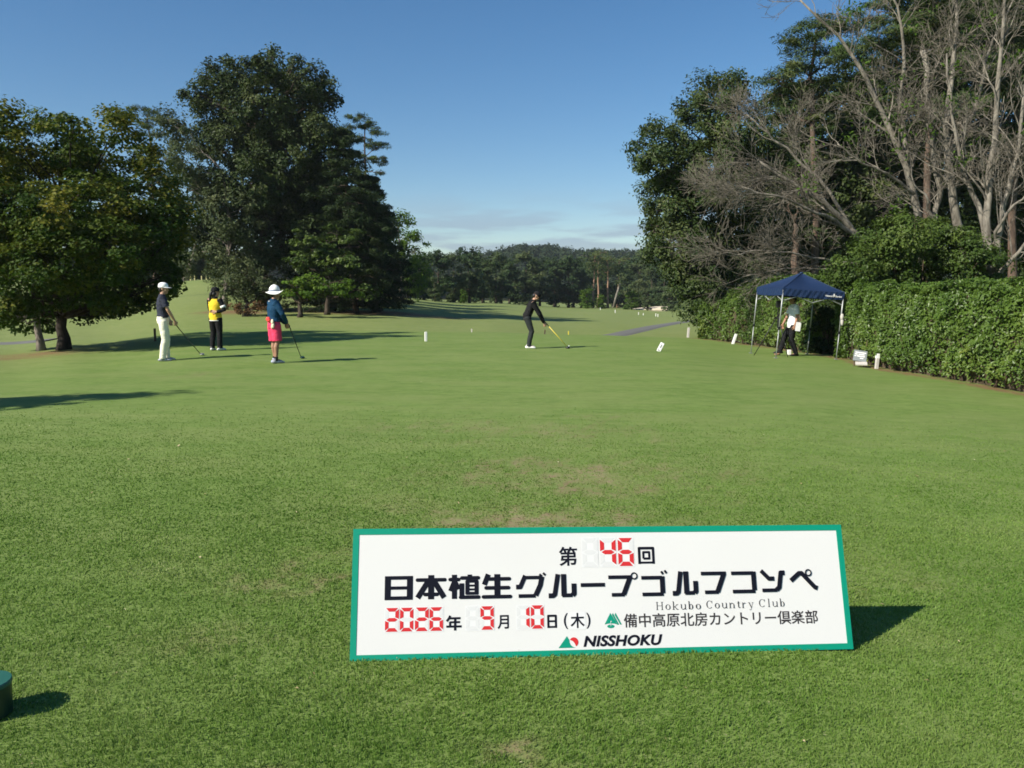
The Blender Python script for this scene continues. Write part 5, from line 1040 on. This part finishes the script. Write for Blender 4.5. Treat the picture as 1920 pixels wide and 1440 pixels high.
def shirt(slv='short', hem=.06, f=.016, seed=1, collar=True, tuck=False, wr=.007):
    def fn(J, hm):
        a = Acc(); side = unit(J['shL']-J['shR']); bk = J.get('bk', np.array(1.0))
        tor = [J['pel']-A3(0, 0, hem), J['pel']+A3(0, 0, .03), J['wai'], (J['wai']+J['che'])/2, J['che'], J['nek']-(J['nek']-J['che'])*.38, J['nek']-A3(0, 0, .02)]
        tube(a, tor, np.array([(.150, .112), (.158, .116), (.140, .106), (.150, .110), (.163, .114), (.132, .090), (.066, .064)])*bk+f, 22, side=(side+unit(J['hipL']-J['hipR']))/2)
        if collar: tube(a, [J['nek']-A3(0, 0, .04), J['nek']+(J['hed']-J['nek'])*.22], [.082, .070], 16)
        for s in 'LR':
            sh, el, wr_ = J['sh'+s], J['el'+s], J['wr'+s]
            if slv == 'short': tube(a, [J['che']*.5+sh*.5, sh, sh*.65+el*.35, sh*.28+el*.72], np.array([.070, .066, .062, .062])+f*.6, 14)
            elif slv == 'none': tube(a, [J['che']*.5+sh*.5, sh*.75+J['che']*.25], np.array([.075, .075])+f*.4, 14)
            else: tube(a, [J['che']*.5+sh*.5, sh, sh*.5+el*.5, el, el*.5+wr_*.5, wr_*.96+el*.04], np.array([.070, .066, .054, .048, .045, .036])+f*.6, 14, rnd=False)
        return remesh(a, .008, 3, wr, 8, seed)
    return fn
def trousers(leg='long', f=.016, seed=3, wr=.009):
    def fn(J, hm):
        a = Acc(); hs = unit(J['hipL']-J['hipR']); bk = J.get('bk', np.array(1.0))
        tube(a, [J['pel']-A3(0, 0, .10), J['pel']-A3(0, 0, .02), J['pel']+A3(0, 0, .05), J['wai']*.7+J['pel']*.3], np.array([(.120, .105), (.158, .118), (.152, .112), (.136, .100)])*bk+f*.8, 22, side=hs)
        for s in 'LR':
            hp, kn, an = J['hip'+s], J['kn'+s], J['an'+s]
            if leg == 'long': tube(a, [J['pel']*.5+hp*.5+A3(0, 0, .02), hp, hp*.5+kn*.5, kn, kn*.5+an*.5+A3(-.008, 0, 0), an*.9+kn*.1, an-A3(0, 0, .028)], np.array([.088, .093, .080, .064, .060, .056, .058])+f*.7, 16)
            else: tube(a, [J['pel']*.5+hp*.5+A3(0, 0, .02), hp, hp*.5+kn*.5, kn*.92+hp*.08], np.array([.090, .098, .092, .088])+f, 16)
        return remesh(a, .008, 3, wr, 7, seed)
    return fn
def shoe(s):
    def fn(J, hm):
        a = Acc(); an, to = J['an'+s], J['toe'+s]; b = an*[1, 1, 0]+A3(0, 0, to[2]); fd = unit(to-b); up = A3(0, 0, 1) if abs(fd[2]) < .1 else unit(np.cross(np.cross(fd, [0, 0, 1.]), fd))
        q = lambda x, z: b+fd*x+up*z
        tube(a, [q(-.075, .032), q(-.05, .036), q(.0, .040), q(.07, .036), q(.13, .030), q(.175, .022)], [(.026, .028), (.036, .036), (.038, .040), (.044, .034), (.046, .028), (.032, .018)], 16, side=np.cross(up, fd), rnd=True)
        tube(a, [q(-.015, .04), q(-.022, .105)], [.040, .042], 14)
        return remesh(a, .006, 2)
    return fn
def socks(J, hm):
    a = Acc()
    for s in 'LR': an, kn = J['an'+s], J['kn'+s]; tube(a, [an-A3(0, 0, .03), an+(kn-an)*.16], [.042, .043], 14)
    return a
def hair(full=True, long=False, k=.95):
    def fn(J, hm):
        a = Acc(); c = J['hed']; q = lambda x, y, z: c+hm @ (np.array([x, y, z])*k)
        ell(a, q(-.018, 0, .036), np.array([.104, .085, .096])*k, hm, 24, 16, half=False) if full else None
        ell(a, q(-.05, 0, -.01), np.array([.066, .080, .080])*k, hm, 20, 14)
        if long: 
            tail = [q(-.11, .0, .03), q(-.145, .015, -.03), q(-.145, .03, -.14), q(-.125, .035, -.26), q(-.115, .04, -.37), q(-.11, .042, -.43)]; tube(a, tail, [.026, .032, .034, .032, .024, .010], 12, rnd=True)
            ell(a, q(-.07, 0, -.05), np.array([.06, .075, .075])*k, hm)
        me = remesh(a, .007, 2, .006, 22, 5)
        return cutface(me, J, hm, k)
    return fn
def cutface(me, J, hm, k):
    """keep hair off the face: vertices in front of the ears are drawn back inside the head"""
    c = J['hed']; n = len(me.vertices); co = np.empty(n*3, np.float32); me.vertices.foreach_get('co', co); co = co.reshape(-1, 3).astype(float); l = (co-c) @ hm
    f = smooth(.015, .06, l[:, 0]/k)*smooth(.085, .045, l[:, 2]/k); l[:, 0] -= f*.05; l *= (1-.18*f)[:, None]; co = c+l @ hm.T
    me.vertices.foreach_set('co', co.astype(np.float32).ravel()); me.update(); return me
def lathe(prof, M, c, n=36, wave=None):
    V = []; 
    for r, z in prof:
        for i in range(n):
            t = 2*math.pi*i/n; w = wave(r, t) if wave else 0; V.append([r*math.cos(t), r*math.sin(t)*.88, z+w])
    m = len(prof); k = np.arange(n); k2 = (k+1) % n
    return np.array(V) @ np.asarray(M).T+c, [np.concatenate([np.stack([i*n+k, i*n+k2, (i+1)*n+k2, (i+1)*n+k], 1) for i in range(m-1)])]
def cap(k=1.0):
    def fn(J, hm):
        a = Acc(); c = J['hed']+hm @ A3(-.012, 0, .045); pr = [(.107, -.012), (.110, .010), (.106, .045), (.090, .075), (.058, .096), (.015, .104), (.0, .104)]
        V, f = lathe([(r*k, z*k) for r, z in pr], hm, c); a.add(V, f)
        V = []; n = 17; m = 6
        for th in (0, -.006):
            for i in range(m):
                for j in range(n):
                    t = (j/(n-1)-.5)*2*R(68); r0 = .100; r = r0+(.088*math.cos(t*1.15)**.7)*i/(m-1); V.append([r*math.cos(t), r*math.sin(t)*.92, .002+th-.10*(r-r0)-.28*(r*math.sin(t))**2*2])
        i, j = np.meshgrid(np.arange(m-1), np.arange(n-1), indexing='ij'); q = (i*n+j).ravel(); o = m*n
        a.add(np.array(V)*k @ hm.T+c, [np.stack([q, q+1, q+n+1, q+n], 1), np.stack([q+o, q+n+o, q+n+1+o, q+1+o], 1)]); return a
    return fn
def sunhat(J, hm):
    a = Acc(); hm = hm @ roty(-.10); c = J['hed']+hm @ A3(-.012, 0, .055)
    wv = lambda r, t: (r-.115)*(-.28 if True else 0)+.035*smooth(.13, .22, r)*math.cos(2*t)+.06*smooth(.12, .22, r)*max(0, math.cos(t))**2
    V, f = lathe([(.192, -.012), (.17, -.004), (.145, .004), (.116, .012), (.112, .05), (.100, .085), (.07, .112), (.03, .122), (0, .123)], hm, c, 48, wv); a.add(V, f)
    V, f = lathe([(.115, .006), (.145, -.002), (.17, -.010), (.192, -.016), (.193, -.012)], hm, c, 48, wv); a.add(V, f); return a
def hatband(J, hm):
    a = Acc(); hm = hm @ roty(-.10); c = J['hed']+hm @ A3(-.012, 0, .055); V, f = lathe([(.1185, .012), (.1165, .040)], hm, c, 48); a.add(V, f); return a
def blobs(lst):
    def fn(J, hm):
        a = Acc()
        for c, r in lst: ell(a, A3(*c), A3(*r))
        return remesh(a, .006, 2, .004, 20, 4)
    return fn
def belt(J, hm):
    a = Acc(); hs = unit(J['hipL']-J['hipR']); c = J['pel']*.42+J['wai']*.58; tube(a, [c-A3(0, 0, .018), c+A3(0, 0, .018)], [(.163, .127)]*2, 24, side=hs); return a
def club(label, grip, headp, shaftm, gripm, headm, facing, gl=.27, extra=None, headr=(.058, .052, .030)):
    grip = np.asarray(grip, float); hp = np.asarray(headp, float); d = unit(hp-grip); t = thing('golf_club', hp, label, 'golf club')
    a = Acc(); tube(a, [grip, grip+d*gl], [.0135, .0105], 10); obj('grip', a, gripm, t, smooth=True)
    a = Acc(); tube(a, [grip+d*gl, hp+[0, 0, .03]], [.0095, .0085], 8); obj('shaft', a, shaftm, t, smooth=True)
    if extra: a = Acc(); tube(a, [grip+d*gl, grip+d*(gl+.13)], [.0085, .0075], 8); obj('shaft_band', a, extra, t)
    a = Acc(); M = rotz(facing); ell(a, hp+M @ A3(0, .035, .028), headr, M, 20, 12); tube(a, [hp+[0, 0, .03], hp-d*.06+[0, 0, .03]], [.012, .008], 8); obj('head', a, headm, t, smooth=True); return t
M_NVY = cloth('navy_polo', (.030, .034, .052)); M_CREAM = cloth('cream_trousers', (.80, .77, .62)); M_BLK = cloth('black_cloth', (.011, .011, .012)); M_CHAR = cloth('charcoal_trousers', (.024, .028, .028))
M_BIB = cloth('yellow_bib', (.76, .54, .035)); M_TEAL = cloth('teal_navy_sweater', (.008, .045, .098)); M_PINK = cloth('pink_red_shorts', (.74, .055, .13)); M_RPOUCH = cloth('red_pouch', (.70, .07, .06))
M_WCLO = cloth('white_cloth', (.80, .80, .80)); M_HATW = cloth('white_hat', (.84, .84, .80), var=.03); M_BLUSH = cloth('pale_blue_shoe', (.42, .50, .64)); M_SHOE = plain('white_shoe', (.78, .77, .75), .5, .4); M_NSHOE = plain('navy_white_shoe', (.35, .36, .42), .5, .4, var=.8, scale=26)
M_BAND = cloth('grey_hat_band', (.20, .24, .34)); M_GLOVE = cloth('cream_glove', (.62, .58, .42), var=.35); M_BSHOE = plain('black_shoe', (.015, .015, .016), .35, .5); M_SHAFT = plain('dark_shaft', (.03, .03, .032), .3, .5, .6); M_CHROME = plain('silver_head', (.55, .53, .50), .3, .5, .8)
M_HEADK = plain('gloss_black_head', (.008, .010, .012), .2, .6); M_HEADT = plain('dark_teal_head', (.01, .05, .06), .25, .6); M_TRIM = cloth('white_trim', (.80, .80, .76))
def stand(pel, dx=0, lean=0, H=1.72, foot=.10, sw=.19):
    k = H/1.72
    J = dict(pel=(0, 0, .93*k), wai=(.0+lean*.3, 0, 1.07*k), che=(lean*.7, 0, 1.27*k), nek=(lean, 0, 1.455*k), hed=(lean+.045, 0, 1.60*k), hdir=(0, 0, 0),
             shL=(lean*.95, sw*k, 1.40*k), shR=(lean*.95, -sw*k, 1.40*k), elL=(.02, (sw+.05)*k, 1.12*k), elR=(.02, -(sw+.05)*k, 1.12*k), wrL=(.08, (sw+.04)*k, .88*k), wrR=(.08, -(sw+.04)*k, .88*k),
             hipL=(0, .088*k, .88*k), hipR=(0, -.088*k, .88*k), knL=(.02, foot*k, .49*k), knR=(.02, -foot*k, .49*k), anL=(-.02, foot*k, .085), anR=(-.02, -foot*k, .085), toeL=(.15, foot*k+.03, 0), toeR=(.15, -foot*k-.03, 0),
             hdL=(.1, 0, -1), hdR=(.1, 0, -1), pnL=(0, -1, 0), pnR=(0, 1, 0), tnL=1, tnR=-1)
    return J
def wpt(loc, yaw, p): return np.asarray(loc)+rotz(yaw) @ np.asarray(p, float)
# man in cream trousers, in profile, a driver resting on the turf
L1 = G(303, 18.7); y1 = R(26); J = stand(0, H=1.74); J.update(elR=(.10, -.235, 1.15), wrR=(.235, -.16, .905), hdR=(.25, .15, -1), pnR=(-.2, 1, 0), elL=(.07, .25, 1.14), wrL=(.15, .19, .92), hdL=(.2, -.1, -1), cuR=.85, hdir=(-.35, .06, 0), anR=(-.05, -.10, .085), toeR=(.13, -.13, 0), anL=(.05, .11, .085), toeL=(.24, .13, 0), knL=(.06, .10, .49))
build_person('man in a white cap, navy polo shirt and cream trousers leaning on a driver', L1, y1, J, M_SKIN,
    [('shirt', shirt('short', -.045, .014, 1), M_NVY), ('trousers', trousers('long', .020, 2, .011), M_CREAM), ('belt', belt, M_NVY), ('shoe', shoe('L'), M_NSHOE), ('shoe', shoe('R'), M_NSHOE), ('hair', hair(False), M_HAIR), ('cap', cap(), M_HATW)])
gr = wpt(L1, y1, (.225, -.165, .86)); hp = G(371, 19.75); club('dark shafted driver with a silver head held by the man in cream trousers', gr, hp, M_SHAFT, M_BLACK, M_CHROME, R(-60), headr=(.062, .055, .032))
# caddie seen from behind
L2 = G(402, 21.2); y2 = R(74); J = stand(0, H=1.58, sw=.175); J.update(elR=(.0, -.27, 1.03), wrR=(-.125, -.12, .985), hdR=(-.25, 1, .15), pnR=(-1, -.2, 0), tnR=1, elL=(.10, .235, 1.04), wrL=(.22, .06, 1.02), hdL=(.2, -1, .1), pnL=(-1, 0, 0), tnL=1, hdir=(-.35, .05, 0), cuR=.2,
    anL=(-.02, .115, .085), anR=(-.02, -.115, .085), toeL=(.14, .16, 0), toeR=(.14, -.15, 0), bk=.93)
def bandR(J, hm): a = Acc(); s, e = J['shR'], J['elR']; tube(a, [s*.42+e*.58, s*.22+e*.78], [.068, .065], 16); return a
build_person('caddie seen from behind in a yellow bib, black clothes and cap, long ponytail', L2, y2, J, M_SKIN,
    [('sleeves', shirt('long', -.02, .004, 4, True), M_BLK), ('bib', shirt('none', .085, .022, 5, False, wr=.006), M_BIB), ('arm_band', bandR, M_TRIM), ('trousers', trousers('long', .012, 6), M_BLK), ('shoe', shoe('L'), M_SHOE), ('shoe', shoe('R'), M_SHOE), ('hair', hair(False, True), M_HAIR), ('cap', cap(), M_BLK),
     ('bib_hem', lambda J, hm: (lambda a: (tube(a, [J['pel']-A3(0, 0, .096), J['pel']-A3(0, 0, .078)], np.array([(.150, .112)]*2)*.93+.027, 28, side=(0, 1, 0), cap=False), a)[1])(Acc()), M_TRIM)])
# woman in pink shorts
L3 = G(512, 17.9); y3 = R(38); J = stand(0, H=1.60, sw=.17); J.update(elR=(.09, -.235, 1.07), wrR=(.25, -.075, .86), hdR=(.35, .2, -1), pnR=(-.1, 1, 0), elL=(.12, .21, 1.07), wrL=(.275, .045, .85), hdL=(.35, -.1, -1), pnL=(0, -1, 0), cuR=.8, cuL=.8, hdir=(-.4, .08, 0), bk=1.0,
    anR=(-.02, -.085, .085), toeR=(.15, -.10, 0), anL=(.03, .09, .085), toeL=(.20, .12, 0))
build_person('woman in a wide white sun hat, teal blue sweater and bright pink shorts', L3, y3, J, M_SKIN2,
    [('sweater', shirt('long', -.03, .018, 7, True, wr=.008), M_TEAL), ('shorts', trousers('short', .016, 8, .009), M_PINK), ('socks', socks, M_BLK), ('shoe', shoe('L'), M_BLUSH), ('shoe', shoe('R'), M_NSHOE), ('hair', hair(False), M_HAIR), ('sun_hat', sunhat, M_HATW), ('hat_band', hatband, M_BAND),
     ('pouch', blobs([((-.135, -.02, .955), (.05, .065, .05)), ((-.13, -.05, .93), (.045, .05, .045))]), M_RPOUCH), ('glove', blobs([((-.10, -.155, .90), (.03, .045, .06)), ((-.09, -.17, .83), (.025, .03, .07)), ((-.11, -.14, .80), (.02, .025, .05))]), M_GLOVE),
     ('logo_mark', blobs([((-.108, -.02, 1.335), (.010, .022, .014))]), M_TRIM)])
gr = wpt(L3, y3, (.315, -.03, .84)); hp = G(561, 18.9); club('driver with a dark teal head held by the woman in pink shorts', gr, hp, M_SHAFT, M_BLACK, M_HEADT, R(-40))
# golfer bending over the ball
L4 = G(994, 22.9); y4 = 0.0
J = dict(pel=(-.085, 0, .87), wai=(-.035, 0, 1.0), che=(.03, 0, 1.165), nek=(.085, 0, 1.315), hed=(.165, 0, 1.425), hdir=(0, .8, 0), shL=(.075, .175, 1.265), shR=(.075, -.165, 1.245), elL=(.27, .125, .97), elR=(.25, -.15, .94), wrL=(.375, .028, .735), wrR=(.385, -.032, .70),
         hipL=(-.075, .095, .825), hipR=(-.075, -.095, .825), knL=(.045, .13, .46), knR=(.045, -.13, .46), anL=(-.035, .16, .085), anR=(-.035, -.16, .085), toeL=(.14, .20, 0), toeR=(.14, -.19, 0), hdL=(.45, -.1, -1), hdR=(.45, .1, -1), pnL=(-.3, -1, -.1), pnR=(-.3, 1, 0), tnL=1, tnR=-1, cuL=.9, cuR=.9, bk=.96)
build_person('golfer in black with white shoes bending over the ball to tee off', L4, y4, J, M_SKIN,
    [('shirt', shirt('long', .04, .012, 9, True), M_BLK), ('trousers', trousers('long', .008, 10), M_CHAR), ('shoe', shoe('L'), M_SHOE), ('shoe', shoe('R'), M_SHOE), ('hair', hair(False), M_HAIR), ('cap', cap(), M_BLK)])
gr = wpt(L4, y4, (.36, 0, .79)); hp = G(1065.5, 22.9)+[0, 0, 0]; club('driver with a bright yellow shaft held by the golfer in black', gr, hp, M_YEL, M_BLACK, M_HEADK, R(0), .25, M_TRIM, (.06, .055, .034))
tb = wpt(L4, 0, (1.09, .16, 0)); tb[2] = gz(tb[0], tb[1]); t = thing('golf_ball', tb, 'white golf ball on a peg behind the head of the yellow driver', 'golf ball'); a = Acc(); tube(a, [tb-[0, 0, .01], tb+[0, 0, .035], tb+[0, 0, .042]], [.003, .003, .007], 8); obj('tee_peg', a, M_WHITE, t); a = Acc(); ell(a, tb+[0, 0, .062], (.0214,)*3); obj('ball', a, M_WHITE, t, smooth=True)
# man walking under the tent
L5 = G(1488, 23.5); y5 = math.pi; J = stand(0, H=1.71, sw=.185, lean=.0)
J.update(pel=(.0, 0, .90), hipL=(.0, .088, .86), hipR=(.0, -.088, .86), knR=(.20, -.09, .50), anR=(.30, -.09, .11), toeR=(.47, -.11, .06), knL=(.05, .09, .47), anL=(-.10, .09, .085), toeL=(.08, .11, 0), wai=(-.02, 0, 1.05), che=(-.04, 0, 1.25), nek=(-.03, 0, 1.44), hed=(.02, 0, 1.585), shL=(-.04, .185, 1.385), shR=(-.02, -.185, 1.385),
         elL=(-.05, .25, 1.10), wrL=(.02, .26, .865), hdL=(.1, 0, -1), elR=(.08, -.23, 1.11), wrR=(.20, -.20, .90), hdir=(.05, .05, 0), cuL=.7, bk=1.02)
build_person('dark haired man in a white polo shirt and black trousers walking under the tent', L5, y5, J, M_SKIN2,
    [('shirt', shirt('short', .10, .022, 11, True, wr=.009), M_WCLO), ('trousers', trousers('long', .018, 12), M_BLK), ('shoe', shoe('L'), M_BSHOE), ('shoe', shoe('R'), M_BSHOE), ('hair', hair(True), M_HAIR)])
fp = wpt(L5, y5, (-.07, .285, .84)); t = thing('paper_folder', fp, 'white folder of papers held at the hip by the walking man', 'folder'); a = Acc(); box(a, fp, (.14, .012, .25), roty(.12)); bevelled(obj('cover', a, M_WCLO, t), .003)
a = Acc(); box(a, fp+[.004, .0085, -.004], (.13, .004, .235), roty(.12)); obj('sheets', a, M_WHITE, t)
